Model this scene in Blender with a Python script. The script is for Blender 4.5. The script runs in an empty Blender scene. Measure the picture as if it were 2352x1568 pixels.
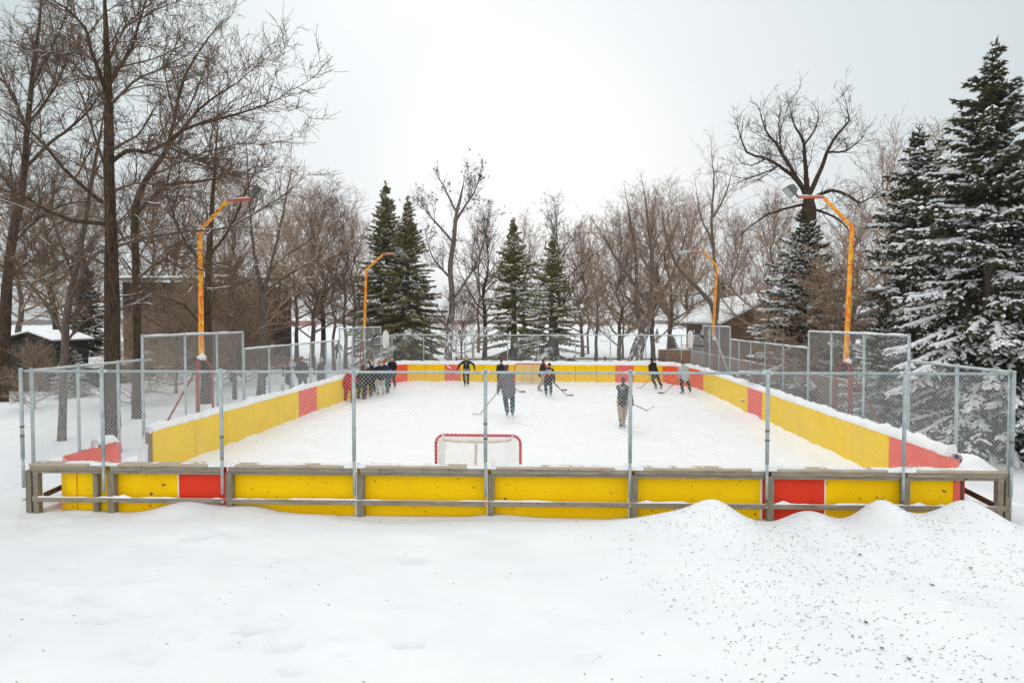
import bpy, bmesh, math, random
import numpy as np
from mathutils import Vector, Matrix, noise as mnoise

rnd = random.Random(7)
nrg = np.random.default_rng(11)
SC = bpy.context.scene
COL = SC.collection
PI = math.pi

# ------------------------------------------------------------------ camera model
F, CX, CY, H = 1500.0, 1176.0, 784.0, 3.7
VX, HY = 1274.0, 735.0
TH = math.atan((CY - HY) / F)
AL = math.atan((VX - CX) / F * math.cos(TH))
FW = Vector((-math.sin(AL) * math.cos(TH), math.cos(AL) * math.cos(TH), -math.sin(TH)))
RT = Vector((math.cos(AL), math.sin(AL), 0))
UP = RT.cross(FW)
CAM = Vector((0, 0, H))

def ray(x, y):
    return FW + RT * ((x - CX) / F) + UP * ((CY - y) / F)
def G(x, y, z=0.0):
    d = ray(x, y); return CAM + d * ((z - H) / d.z)
def WY(x, y, Y):
    d = ray(x, y); return CAM + d * (Y / d.y)
def WX(x, y, X):
    d = ray(x, y); return CAM + d * (X / d.x)
FY0, FSL = 11.75, 0.03
def Yf(X): return FY0 + FSL * X
def WF(x, y, off=0.0):
    d = ray(x, y); return CAM + d * ((FY0 + off) / (d.y - FSL * d.x))

cam_d = bpy.data.cameras.new('camera')
cam = bpy.data.objects.new('camera', cam_d); COL.objects.link(cam)
cam.matrix_world = Matrix(((RT.x, UP.x, -FW.x, 0), (RT.y, UP.y, -FW.y, 0), (RT.z, UP.z, -FW.z, H), (0, 0, 0, 1)))
cam_d.sensor_width = 36; cam_d.lens = F / 2352 * 36
cam_d.clip_start = 0.1; cam_d.clip_end = 9000
SC.camera = cam

# ------------------------------------------------------------------ materials
def lin(r, g, b):
    f = lambda c: (c / 255 / 12.92) if c <= 10 else ((c / 255 + 0.055) / 1.055) ** 2.4
    return (f(r), f(g), f(b))

def mat(name, c1, c2=None, scale=5.0, rough=0.7, metal=0.0, bump=0.0, bscale=None, detail=4.0, lo=0.35, hi=0.65,
        stretch=(1, 1, 1), c3=None, s3=20.0, t3=(0.62, 0.66), st3=(1, 1, 1), spec=0.3, coords='Object', bdist=0.02, wave=None, low3=None):
    m = bpy.data.materials.new(name); m.use_nodes = True
    nt = m.node_tree; N = nt.nodes; L = nt.links
    bs = N['Principled BSDF']
    bs.inputs['Roughness'].default_value = rough
    bs.inputs['Metallic'].default_value = metal
    bs.inputs['Specular IOR Level'].default_value = spec
    tc = N.new('ShaderNodeTexCoord')
    def coord(st):
        mp = N.new('ShaderNodeMapping'); L.new(tc.outputs[coords], mp.inputs['Vector'])
        mp.inputs['Scale'].default_value = st
        return mp.outputs['Vector']
    def noise(sc, st, det):
        n = N.new('ShaderNodeTexNoise'); n.inputs['Scale'].default_value = sc; n.inputs['Detail'].default_value = det
        L.new(coord(st), n.inputs['Vector']); return n.outputs['Fac']
    def mix(a, b, fac):
        x = N.new('ShaderNodeMix'); x.data_type = 'RGBA'
        L.new(fac, x.inputs['Factor'])
        for v, i in ((a, 6), (b, 7)):
            if isinstance(v, tuple): x.inputs[i].default_value = (*v, 1)
            else: L.new(v, x.inputs[i])
        return x.outputs[2]
    def ramp(s, a, b):
        r = N.new('ShaderNodeMapRange'); r.inputs['From Min'].default_value = a; r.inputs['From Max'].default_value = b
        L.new(s, r.inputs['Value']); return r.outputs['Result']
    col = tuple(c1)
    if c2 is not None:
        col = mix(tuple(c1), tuple(c2), ramp(noise(scale, stretch, detail), lo, hi))
    if c3 is not None:
        f3 = ramp(noise(s3, st3, 3.0), *t3)
        if low3:
            sx = N.new('ShaderNodeSeparateXYZ'); L.new(tc.outputs[coords], sx.inputs[0])
            mm = N.new('ShaderNodeMath'); mm.operation = 'MULTIPLY'; L.new(f3, mm.inputs[0]); L.new(ramp(sx.outputs['Z'], low3[1], low3[0]), mm.inputs[1]); f3 = mm.outputs[0]
        col = mix(col, tuple(c3), f3)
    if wave:
        w = N.new('ShaderNodeTexWave'); w.bands_direction = wave[0]; w.inputs['Scale'].default_value = wave[1]
        w.inputs['Distortion'].default_value = 0.0
        L.new(coord((1, 1, 1)), w.inputs['Vector'])
        col = mix(col, wave[2], ramp(w.outputs['Fac'], 0.9, 0.98))
    if isinstance(col, tuple): bs.inputs['Base Color'].default_value = (*col, 1)
    else: L.new(col, bs.inputs['Base Color'])
    if bump:
        b = N.new('ShaderNodeBump'); b.inputs['Strength'].default_value = bump; b.inputs['Distance'].default_value = bdist
        L.new(noise(bscale or scale * 3, stretch, 5.0), b.inputs['Height']); L.new(b.outputs['Normal'], bs.inputs['Normal'])
    return m

M = {}
M['snow'] = mat('snow', (.86, .875, .885), (.80, .82, .835), 1.6, .9, bump=.35, bscale=9, spec=.15, bdist=.03)
M['ground'] = mat('ground_snow', (.745, .765, .775), (.70, .72, .735), .7, .9, bump=.22, bscale=5, spec=.12, bdist=.03)
M['ice'] = mat('ice_snow', (.88, .89, .90), (.83, .835, .845), 1.3, .65, bump=.15, bscale=8, c3=(.845, .82, .805), s3=.9, t3=(.56, .74), spec=.25)
M['yellow'] = mat('yellow_paint', (.90, .575, .0), (.86, .535, .0), 1.6, .55, bump=.05, bscale=30, c3=(.20, .13, .04), s3=15, t3=(.685, .705), spec=.08)
M['yellow_clean'] = mat('yellow_board_paint', (.88, .59, .004), (.83, .55, .004), 2.0, .6, bump=.05, bscale=30, c3=(.80, .70, .40), s3=8, t3=(.70, .80), spec=.08)
M['yellow_worn'] = mat('yellow_worn_paint', (.90, .575, .0), (.84, .51, .0), 2.2, .55, bump=.08, bscale=30, c3=(.10, .06, .03), s3=7, t3=(.655, .675), spec=.08)
M['red'] = mat('red_paint', (.76, .052, .022), (.70, .045, .020), 2.0, .6, bump=.06, bscale=40, c3=(.72, .25, .16), s3=25, t3=(.70, .76), spec=.08)
M['red_inner'] = mat('faded_red_paint', (.80, .15, .115), (.74, .125, .10), 2.0, .6, bump=.05, bscale=40, spec=.08)
M['orange_red'] = mat('orange_red_paint', (.82, .115, .03), (.76, .10, .028), 2.0, .6, bump=.05, bscale=40, spec=.08)
M['white'] = mat('white_paint', (.8, .8, .78), (.7, .7, .68), 6, .5)
M['wood'] = mat('weathered_wood', (.33, .295, .23), (.19, .165, .125), 3, .85, bump=.4, bscale=30, stretch=(1, 8, 8), c3=(.05, .035, .025), s3=14, t3=(.68, .72), lo=.3, hi=.7, coords='Object')
M['wood_pale'] = mat('pale_wood', (.50, .43, .32), (.36, .30, .22), 3, .85, bump=.4, bscale=30, stretch=(1, 8, 8), c3=(.09, .06, .04), s3=14, t3=(.70, .74), lo=.3, hi=.7)
M['wood_post'] = mat('weathered_post_wood', (.30, .265, .20), (.16, .135, .10), 4, .85, bump=.4, bscale=30, stretch=(8, 8, 1), c3=(.05, .035, .025), s3=14, t3=(.70, .74), lo=.3, hi=.7)
M['wood_dark'] = mat('brown_wood', (.12, .075, .045), (.07, .045, .028), 4, .85, bump=.4, bscale=30, stretch=(8, 8, 1))
M['galv'] = mat('galvanised_steel', (.42, .48, .49), (.31, .36, .37), 7, .55, metal=.25, bump=.05, bscale=60, c3=(.16, .10, .06), s3=9, t3=(.74, .80), spec=.4)
M['cap'] = mat('frosted_cap', (.62, .66, .67), (.48, .52, .53), 9, .6)
M['wire'] = mat('galvanised_wire', (.60, .62, .61), (.50, .515, .51), 9, .6, metal=.2, spec=.3)
M['rustband'] = mat('rusty_band', (.13, .07, .04), (.2, .15, .11), 14, .8)
M['mast'] = mat('flaking_yellow_orange_paint', (.84, .43, .03), (.74, .13, .012), 5, .6, bump=.1, bscale=25, stretch=(3, 3, .8), c3=(.20, .06, .02), s3=16, t3=(.64, .70), st3=(3, 3, 1), lo=.46, hi=.60, detail=6.0)
M['mast_arm'] = mat('flaking_red_paint', (.55, .09, .05), (.45, .16, .11), 5, .6)
M['legred'] = mat('dull_red_paint', (.34, .05, .038), (.22, .04, .03), 6, .7, c3=(.5, .42, .38), s3=18, t3=(.70, .76))
M['lampbody'] = mat('grey_lamp_housing', (.12, .13, .125), (.09, .10, .095), 6, .6)
M['lampglass'] = mat('lamp_glass', (.36, .39, .39), (.30, .33, .33), 3, .2, spec=.5)
M['black'] = mat('black_metal', (.02, .02, .022), (.03, .03, .032), 6, .5)
M['bark'] = mat('bark', (.085, .058, .036), (.026, .018, .012), 9, .95, bump=.9, bscale=16, stretch=(3, 3, .5), spec=.1, bdist=.04)
M['bark_grey'] = mat('grey_bark', (.17, .138, .11), (.08, .062, .05), 9, .95, bump=.8, bscale=16, stretch=(3, 3, .5), spec=.1, bdist=.04)
M['bark_snow'] = mat('snow_dusted_bark', (.20, .17, .145), (.09, .07, .055), 9, .95, bump=.8, bscale=16, stretch=(3, 3, .5), c3=(.78, .79, .8), s3=5, t3=(.50, .60), st3=(1.5, 1.5, .6), spec=.1, bdist=.04, low3=(2.6, 4.6))
M['twig'] = mat('twig_bark', (.15, .103, .07), (.09, .062, .043), 3, .95, spec=.1)
M['twig_pale'] = mat('pale_twig_bark', (.36, .262, .19), (.26, .185, .132), 3, .95, spec=.1)
M['twig_dark'] = mat('dark_twig_bark', (.095, .066, .047), (.06, .043, .031), 3, .95, spec=.1)
M['needle'] = mat('spruce_needles', (.085, .082, .038), (.045, .045, .022), 4, .8, spec=.2)
M['needle_olive'] = mat('olive_needles', (.25, .215, .075), (.135, .12, .044), 3, .8, spec=.2)
M['dry_leaf'] = mat('dry_brown_leaf', (.10, .045, .028), (.06, .03, .02), 6, .9)
M['seed'] = mat('dry_seed', (.22, .185, .155), (.11, .085, .068), 30, .9)
M['darkhut'] = mat('black_green_siding', (.016, .019, .014), (.010, .012, .009), 4, .8, wave=('Z', 2.2, (.028, .03, .024)))
M['brownhouse'] = mat('dark_brown_siding', (.055, .036, .025), (.034, .023, .016), 3, .85, wave=('X', 2.0, (.025, .018, .013)), stretch=(4, 4, .5))
M['fascia'] = mat('grey_green_fascia', (.16, .17, .15), (.12, .13, .115), 5, .8)
M['log'] = mat('log_siding', (.21, .13, .075), (.13, .078, .045), 4, .85, wave=('Z', 1.6, (.05, .03, .02)), stretch=(.6, .6, 4))
M['plankwall'] = mat('vertical_plank_fence', (.34, .235, .19), (.24, .16, .13), 4, .85, wave=('X', 2.2, (.07, .045, .035)), stretch=(5, 5, .5))
M['plank_orange'] = mat('orange_brown_planks', (.34, .18, .075), (.25, .125, .05), 4, .85, wave=('X', 2.2, (.10, .05, .02)), stretch=(5, 5, .5))
M['skin'] = mat('skin', (.62, .36, .27), (.56, .31, .23), 12, .6)
M['eye'] = mat('eye_dark', (.03, .02, .018))
M['lip'] = mat('lip', (.45, .16, .14))
M['net'] = mat('white_net_cord', (.75, .75, .72), (.62, .62, .58), 8, .9)
M['netframe'] = mat('off_white_padding', (.68, .64, .58), (.55, .50, .45), 6, .8)
M['goalred'] = mat('red_goal_paint', (.62, .02, .03), (.52, .018, .025), 6, .5, c3=(.75, .6, .58), s3=22, t3=(.68, .72))
M['treeline'] = mat('far_scrub', (.16, .13, .115), (.11, .095, .085), .05, 1.0)
M['houseRed'] = mat('dull_red_siding', (.42, .13, .11), (.36, .11, .09), 1, .8)
M['houseWhite'] = mat('pale_siding', (.55, .5, .47), (.5, .45, .42), 1, .8)
M['window'] = mat('dark_window', (.05, .06, .07), None, rough=.2)
M['winpale'] = mat('pale_window', (.55, .58, .6), (.45, .48, .5), 3, .25)
M['steel'] = mat('skate_steel', (.6, .62, .64), None, rough=.3, metal=.8)
M['skatewhite'] = mat('skate_holder', (.75, .76, .78), None, rough=.5)
M['bin'] = mat('dark_bin_plastic', (.035, .05, .055), (.025, .035, .04), 5, .6)
M['railbrown'] = mat('brown_rail', (.12, .065, .05), (.08, .045, .035), 5, .8)

_cloth = {}
def cloth(c, c2=None, sc=9.0):
    k = (c, c2, sc)
    if k not in _cloth:
        c2b = c2 if c2 else tuple(v * .72 for v in c)
        _cloth[k] = mat('cloth_%d' % len(_cloth), c, c2b, sc, .9, bump=.5, bscale=14, spec=.12, lo=.3 if not c2 else .46, hi=.7 if not c2 else .54, bdist=.03)
    return _cloth[k]

# ------------------------------------------------------------------ mesh helpers
def mesh_np(name, V, Q, smooth=False, mats=(), midx=None):
    """V (n,3); Q (m,k) faces of k corners"""
    V = np.asarray(V, dtype=np.float32); Q = np.asarray(Q, dtype=np.int32)
    me = bpy.data.meshes.new(name)
    k = Q.shape[1]
    me.vertices.add(len(V)); me.vertices.foreach_set('co', V.ravel())
    me.loops.add(Q.size); me.loops.foreach_set('vertex_index', Q.ravel())
    me.polygons.add(len(Q))
    me.polygons.foreach_set('loop_start', np.arange(0, Q.size, k, dtype=np.int32))
    me.polygons.foreach_set('loop_total', np.full(len(Q), k, dtype=np.int32))
    if smooth: me.polygons.foreach_set('use_smooth', np.ones(len(Q), dtype=bool))
    if midx is not None: me.polygons.foreach_set('material_index', np.asarray(midx, dtype=np.int32))
    for m in mats: me.materials.append(m)
    me.update(calc_edges=True); me.validate()
    return me

def link(name, me, parent=None, loc=None):
    o = bpy.data.objects.new(name, me); COL.objects.link(o)
    if parent is not None: o.parent = parent
    if loc is not None: o.location = loc
    return o

def tag(o, label=None, cat=None, group=None, kind=None):
    if label: o['label'] = label
    if cat: o['category'] = cat
    if group: o['group'] = group
    if kind: o['kind'] = kind
    return o

def thing(name, label, cat, loc=(0, 0, 0), rz=0.0, group=None):
    o = bpy.data.objects.new(name, None); COL.objects.link(o)
    o.location = loc; o.rotation_euler = (0, 0, rz); o.empty_display_size = .2
    return tag(o, label, cat, group)

def tube_arrays(P0, P1, R0, R1, n=4, phase=0.0):
    P0 = np.asarray(P0, float); P1 = np.asarray(P1, float)
    R0 = np.broadcast_to(np.asarray(R0, float), (len(P0),)); R1 = np.broadcast_to(np.asarray(R1, float), (len(P0),))
    D = P1 - P0; D /= np.maximum(np.linalg.norm(D, axis=1, keepdims=True), 1e-9)
    A = np.where(np.abs(D[:, 2:3]) < .9, np.array([[0, 0, 1.]]), np.array([[1., 0, 0]]))
    X = np.cross(D, A); X /= np.linalg.norm(X, axis=1, keepdims=True); Y = np.cross(D, X)
    t = phase + np.arange(n) * 2 * PI / n
    ring = X[:, None, :] * np.cos(t)[None, :, None] + Y[:, None, :] * np.sin(t)[None, :, None]
    V = np.concatenate([P0[:, None] + ring * R0[:, None, None], P1[:, None] + ring * R1[:, None, None]], axis=1)
    base = (np.arange(len(P0)) * 2 * n)[:, None]
    i = np.arange(n); j = (i + 1) % n
    q = np.stack([i, j, j + n, i + n], 1)
    return V.reshape(-1, 3), (base[:, :, None] + q[None]).reshape(-1, 4)

class MB:
    def __init__(s): s.v = []; s.f = []; s.mi = []
    def add(s, v, f, mi=0):
        b = len(s.v); s.v += [tuple(p) for p in v]; s.f += [tuple(i + b for i in q) for q in f]; s.mi += [mi] * len(f); return s
    def box(s, a, b, mi=0, bev=0.0, jit=0.0):
        x0, y0, z0 = a; x1, y1, z1 = b
        vs = [(x0, y0, z0), (x1, y0, z0), (x1, y1, z0), (x0, y1, z0), (x0, y0, z1), (x1, y0, z1), (x1, y1, z1), (x0, y1, z1)]
        if jit: vs = [(x + rnd.uniform(-jit, jit), y + rnd.uniform(-jit, jit), z + rnd.uniform(-jit, jit)) for x, y, z in vs]
        return s.add(vs, [(0, 3, 2, 1), (4, 5, 6, 7), (0, 1, 5, 4), (1, 2, 6, 5), (2, 3, 7, 6), (3, 0, 4, 7)], mi)
    def bar(s, p, q, w, h, up=(0, 0, 1), mi=0):
        """rectangular bar from p to q"""
        p = Vector(p); q = Vector(q); d = (q - p).normalized(); u = Vector(up)
        x = d.cross(u)
        if x.length < 1e-4: x = d.cross(Vector((0, 1, 0)))
        x.normalize(); y = x.cross(d)
        vs = [c + x * (a * w / 2) + y * (b * h / 2) for c in (p, q) for a, b in ((-1, -1), (1, -1), (1, 1), (-1, 1))]
        return s.add(vs, [(0, 3, 2, 1), (4, 5, 6, 7), (0, 1, 5, 4), (1, 2, 6, 5), (2, 3, 7, 6), (3, 0, 4, 7)], mi)
    def tube(s, pts, r, n=8, mi=0, caps=True):
        pts = [Vector(p) for p in pts]
        rs = list(r) if isinstance(r, (list, tuple)) else [r] * len(pts)
        b = len(s.v); prev = None
        for i, p in enumerate(pts):
            d = (pts[min(i + 1, len(pts) - 1)] - pts[max(i - 1, 0)]).normalized()
            if prev is None:
                a = Vector((0, 0, 1)) if abs(d.z) < .9 else Vector((1, 0, 0))
                x = d.cross(a).normalized()
            else:
                x = (prev - d * prev.dot(d)).normalized()
            prev = x; y = d.cross(x)
            for k in range(n):
                t = 2 * PI * k / n
                s.v.append(tuple(p + (x * math.cos(t) + y * math.sin(t)) * rs[i]))
        for i in range(len(pts) - 1):
            for k in range(n):
                j = (k + 1) % n
                s.f.append((b + i * n + k, b + i * n + j, b + (i + 1) * n + j, b + (i + 1) * n + k)); s.mi.append(mi)
        if caps:
            s.f.append(tuple(b + k for k in reversed(range(n)))); s.mi.append(mi)
            e = b + (len(pts) - 1) * n
            s.f.append(tuple(e + k for k in range(n))); s.mi.append(mi)
        return s
    def build(s, name, mats, parent=None, smooth=False, bevel=0.0, loc=None):
        me = bpy.data.meshes.new(name); me.from_pydata(s.v, [], s.f)
        if not isinstance(mats, (list, tuple)): mats = [mats]
        for m in mats: me.materials.append(m)
        me.polygons.foreach_set('material_index', s.mi)
        if smooth: me.polygons.foreach_set('use_smooth', [True] * len(me.polygons))
        me.update(); 
        if bevel:
            bm = bmesh.new(); bm.from_mesh(me)
            bmesh.ops.bevel(bm, geom=list(bm.edges), offset=bevel, segments=1, affect='EDGES', clamp_overlap=True)
            bm.to_mesh(me); bm.free()
        return link(name, me, parent, loc)

def fbm(x, y, s=1.0, o=4):
    return mnoise.fractal(Vector((x * s, y * s, 3.7)), 1.0, 2.0, o)

# ------------------------------------------------------------------ ground
LX, RX, FARY = -9.5, 7.62, 38.35          # inner faces of the boards
GL, GR, GF = -9.75, 8.0, 38.75            # fence lines
def front_snow(x, dy):
    """height of the drift in front of the boards; dy = distance towards camera from fence line"""
    def g(c, s): return math.exp(-((x - c) / s) ** 2)
    crest = .20 + .05 * math.sin(x * .9) + .07 * (1 / (1 + math.exp(-(x + 2.5) * 1.5)))
    crest += .26 * g(2.72, .42) + .16 * g(2.2, .8) + .20 * g(4.35, .45) + .38 * g(5.55, .40) + .38 * g(6.95, .48) + .12 * g(6.2, .6) - .05 * g(3.7, .3) 
    crest -= .10 * g(8.3, .5)
    base = .10 + .05 * g(-1.0, .5) + .03 * g(1.6, .5) + .27 * g(-6.75, .65) + .16 * g(-5.6, .6) + .06 * g(-9, .6)
    yc = .62 + .15 * math.sin(x * .7 + 1) + .28 * g(-2.9, .9)
    w = .30 if x > -4 else .45
    if dy < yc: t = math.exp(-((dy - yc) / w) ** 2)
    else: t = math.exp(-((dy - yc) / 1.5) ** 2)
    lowland = .17
    b = base if dy < yc else lowland
    if dy < 0: return base
    return max(b, base * (1 - min(1, dy / yc))) * (1 - t) + crest * t
def ground_h(x, y):
    inside = (LX - .02 < x < RX + .02) and (Yf(x) + .12 < y < FARY + .02)
    if inside: return -.05
    n = .035 * fbm(x, y, .55, 3)
    dy = Yf(x) - y
    if dy > -1.5 and -13 < x < 11.5:
        f = front_snow(x, dy)
        e = 1.0
        if x < -9.8: e = max(0, 1 - (-9.8 - x) / 1.6)
        if x > 8.1: e = max(0, 1 - (x - 8.1) / 1.4)
        h = f * e + .12 * (1 - e)
        if dy < 0: h = h * (1 + dy / 1.5) + .12 * (-dy / 1.5)
        if dy > 1.2:
            h += (.035 * fbm(x, y, 1.1, 4) + .014 * fbm(x * .6, y * 1.6, 5.0, 3)) * min(1, (dy - 1.2))
        # scattered dents and scuffs
        return h + n * .4
    if y < 60 and abs(x) < 40:
        return .12 + n * 1.4 + (.10 * fbm(x, y, .16, 2) if y > 41 else 0)
    d = max(0, math.hypot(x, y) - 60)
    return .12 + min(.8, d * .002) * fbm(x, y, .01, 2) - min(2.5, d * .004) * .3

def axis(lo, hi, step, far, grow=1.22):
    a = list(np.arange(lo, hi + 1e-6, step))
    s = step; x = a[-1]
    while x < far: s *= grow; x += s; a.append(x)
    s = step; x = a[0]; pre = []
    while x > -far: s *= grow; x -= s; pre.append(x)
    return pre[::-1] + a
gx = axis(-13.2, 11.6, .10, 5000)
gy = [y for y in axis(5.0, 13.4, .075, 6000) if y < 13.5 and y > -5000]
y = gy[-1]; s = .25
while y < 6000:
    y += s; gy.append(y)
    if y > 48: s *= 1.18
dents = [(-5.6, 9.95, .16, .07), (-5.45, 10.0, .13, .05), (-2.05, 9.3, .11, .05), (-3.4, 7.05, .10, .05), (-3.25, 7.15, .1, .05), (-1.55, 6.85, .10, .05),
         (-2.9, 6.75, .12, .04), (5.3, 8.55, .22, .035), (5.5, 8.4, .13, .03), (-7.0, 8.0, .2, .02), (-6.4, 7.8, .2, .02), (-5.6, 7.85, .2, .025), (-4.9, 7.6, .2, .02), (1.7, 8.9, .1, .02)]
for i in range(44):
    dents.append((rnd.uniform(-7.5, 1.5), rnd.uniform(6.2, 8.0) - .0, rnd.uniform(.05, .13), rnd.uniform(.008, .028)))
for i in range(16):
    dents.append((rnd.uniform(-7.5, 8), rnd.uniform(8.2, 10.6), rnd.uniform(.08, .25), rnd.uniform(.008, .022)))
GV = []
for yy in gy:
    for xx in gx:
        h = ground_h(xx, yy)
        if yy < 11:
            for cx_, cy_, r_, d_ in dents:
                q = ((xx - cx_) / (r_ * 1.6)) ** 2 + ((yy - cy_) / r_) ** 2
                if q < 6: h -= 3.0 * d_ * math.exp(-q) * (1 + .3 * fbm(xx, yy, 9, 2)); h += d_ * 1.2 * math.exp(-(math.sqrt(q) - 1.3) ** 2 * 5)
        if xx < -8 and 10.2 < yy < 14.5 and xx > -12.2: h += .035 * fbm(xx, yy, 4.0, 3)   # trampled snow by the corner
        GV.append((xx, yy, h))
nx = len(gx); ny = len(gy)
ii, jj = np.meshgrid(np.arange(nx - 1), np.arange(ny - 1))
b0 = (jj * nx + ii).ravel()
GQ = np.stack([b0, b0 + 1, b0 + nx + 1, b0 + nx], 1)
tag(link('ground', mesh_np('ground', GV, GQ, True, [M['ground']])), kind='structure')

ix = np.linspace(LX - .01, RX + .01, 90); iy = np.linspace(11.3, FARY + .01, 140)
IV = []
for yy in iy:
    for xx in ix:
        e = min(xx - LX, RX - xx, FARY - yy)
        z = .01 * fbm(xx, yy, .8, 3) + max(0, .10 * (1 - e / .35)) * (1 + .8 * fbm(xx, yy, 1.4, 3)) * .8
        yb = max(yy, Yf(xx) + .13)
        IV.append((xx, yb, z))
b0 = np.add.outer(np.arange(139) * 90, np.arange(89)).ravel()
tag(link('ice', mesh_np('ice', IV, np.stack([b0, b0 + 1, b0 + 91, b0 + 90], 1), True, [M['ice']])), kind='structure')

# ------------------------------------------------------------------ rink boards
BT = 1.06                                # top of the boards
def panel_strip(name, pts, z0, z1, th, m, parent, label=None, out=1):
    """board panel that follows the plan polyline pts, thickness th to the outside"""
    mb = MB(); n = len(pts); ring = []
    for i, (x, y) in enumerate(pts):
        a = Vector(pts[max(0, i - 1)]); b = Vector(pts[min(n - 1, i + 1)])
        d = (b - a).normalized(); nn = Vector((-d.y, d.x)) * out * th
        mb.v += [(x, y, z0), (x, y, z1), (x + nn.x, y + nn.y, z1), (x + nn.x, y + nn.y, z0)]
    for i in range(n - 1):
        for k in range(4):
            l = (k + 1) % 4
            mb.f.append((i * 4 + k, i * 4 + l, i * 4 + 4 + l, i * 4 + 4 + k)); mb.mi.append(0)
    mb.f += [(3, 2, 1, 0), ((n - 1) * 4, (n - 1) * 4 + 1, (n - 1) * 4 + 2, (n - 1) * 4 + 3)]; mb.mi += [0, 0]
    o = mb.build(name, m, parent)
    if label: o['label'] = label
    return o

# left boards
lb = thing('rink_boards', 'low yellow boards with one red stripe along the rink side by the gate and huddle', 'rink boards', (LX, 20, 0))
def rel(pts, o): return [(x - o.location.x, y - o.location.y) for x, y in pts]
GATE0, GATE1 = 13.75, 14.80
ys = [GATE1] + [WX(px, 900, LX).y for px in (447, 519, 583, 640, 686, 728, 782)] + [32.2, 35.0]
for k in range(len(ys) - 1):
    red = k == 5
    panel_strip('board_panel', rel([(LX, ys[k] + .011), (LX, ys[k + 1] - .011)], lb), -.02, BT, .02, M['red_inner'] if red else M['yellow_clean'], lb, 'red board panel' if red else None)
panel_strip('board_panel', rel([(LX, 35.0), (LX + .01, 37.0), (LX + .12, 37.7), (LX + .4, 38.15), (LX + .75, FARY)], lb), -.02, BT, .02, M['orange_red'], lb, 'orange-red curved corner panel')
mb = MB(); mb.box((-.14, GATE1 - 20 - .06, 0), (-.02, GATE1 - 20 - .003, BT)); 
mb.build('gate_post', M['wood_post'], lb)
MB().box((-.16, GATE1 - 20, BT - .09), (-.022, 15, BT - .002)).build('back_rail', M['wood'], lb)
for yy in ys[1:]:
    MB().box((-.13, yy - 20.05, 0), (-.022, yy - 19.95, BT - .092)).build('post', M['wood_post'], lb)

# right boards
rb = thing('rink_boards', 'low yellow boards with red stripe running along the spruce side of the rink', 'rink boards', (RX, 20, 0))
yr = [15.35] + [WX(px, 950, RX).y for px in (1957, 1888, 1835, 1788)] + [WX(1750, 950, RX).y, WX(1717, 950, RX).y, WX(1680, 900, RX).y, WX(1650, 900, RX).y, 34.0]
for k in range(len(yr) - 1):
    red = k == 5
    panel_strip('board_panel', rel([(RX, yr[k] + .011), (RX, yr[k + 1] - .011)], rb), -.02, BT, .02, M['red_inner'] if red else M['yellow_clean'], rb, 'red board panel' if red else None, out=-1)
panel_strip('board_panel', rel([(RX, 12.95), (RX, 15.345)], rb), -.02, BT, .02, M['red_inner'], rb, 'red end panel', out=-1)
panel_strip('board_panel', rel([(RX, 34.0), (RX - .05, 35.6), (RX - .28, 37.0), (RX - .75, 37.9), (RX - 1.35, FARY)], rb), -.02, BT, .02, M['orange_red'], rb, 'orange-red curved corner panel', out=-1)
MB().box((.022, 13.2 - 20, BT - .09), (.16, 14, BT - .002)).build('back_rail', M['wood'], rb)
for yy in yr[:-1]:
    MB().box((.022, yy - 20.05, 0), (.13, yy - 19.95, BT - .092)).build('post', M['wood_post'], rb)

# far boards
fb = thing('rink_boards', 'low yellow end boards with two red panels behind the distant goal', 'rink boards', (-1, FARY, 0))
def fx(px): return WY(px, 860, FARY).x
xs = [LX + .75, fx(933), fx(976), fx(1022), fx(1057), fx(1110), fx(1165), fx(1225), fx(1270), fx(1322), fx(1370), fx(1414), fx(1455), fx(1500), RX - 1.35]
for k in range(len(xs) - 1):
    red = k in (0, 3, 11)
    panel_strip('board_panel', rel([(xs[k] + .012, FARY), (xs[k + 1] - .012, FARY)], fb), -.02, BT, .02, M['red_inner'] if red else M['yellow'], fb, 'red board panel' if red else None)
for x_ in xs[1:-1]:
    MB().box((x_ + .95, .022, 0), (x_ + 1.05, .13, BT - .092)).build('post', M['wood_dark'], fb)
MB().box((xs[0] + 1, .022, BT - .09), (xs[-1] + 1, .16, BT - .002)).build('back_rail', M['wood'], fb)

# front boards with timber frame
PXS = [62, 246, 517, 819, 1119, 1449, 1762, 2074, 2321]
PX = [WF(px, 1060).x for px in PXS]
fr = thing('rink_boards', 'near end boards, yellow and red panels on a grey timber frame facing the drifted snow', 'rink boards', (-1, Yf(-1), 0))
RZ = math.atan(FSL)
fr.rotation_euler = (0, 0, RZ)
def fl(X): return (X + 1) / math.cos(RZ)                        # local x along the front line
def pxl(px, py=1120): return fl(WF(px, py, .12).x)
breaks = [(178, 246, 'yw'), (246, 410, 'yw'), (412, 521, 'r'), (524, 816, 'y'), (820, 1119, 'y'), (1120, 1443, 'y'), (1447, 1747, 'y'), (1752, 1894, 'r'), (1897, 2066, 'yw'), (2067, 2190, 'yw')]
PY0 = .12
for a, b, c in breaks:
    o = MB().box((pxl(a), PY0, -.1), (pxl(b), PY0 + .02, BT - .05)).build('board_panel', {'y': M['yellow'], 'yw': M['yellow_worn'], 'r': M['red']}[c], fr)
    if c == 'r': o['label'] = 'red board panel'
    if c == 'yw': o['label'] = 'chipped yellow board panel'
for px, w in ((410.8, .022), (817.5, .035), (1445, .03), (1749, .03), (1895.5, .022)):
    MB().box((pxl(px) - w / 2, PY0 - .012, -.05), (pxl(px) + w / 2, PY0 - .002, BT - .16)).build('white_trim', M['white'], fr)
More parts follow.
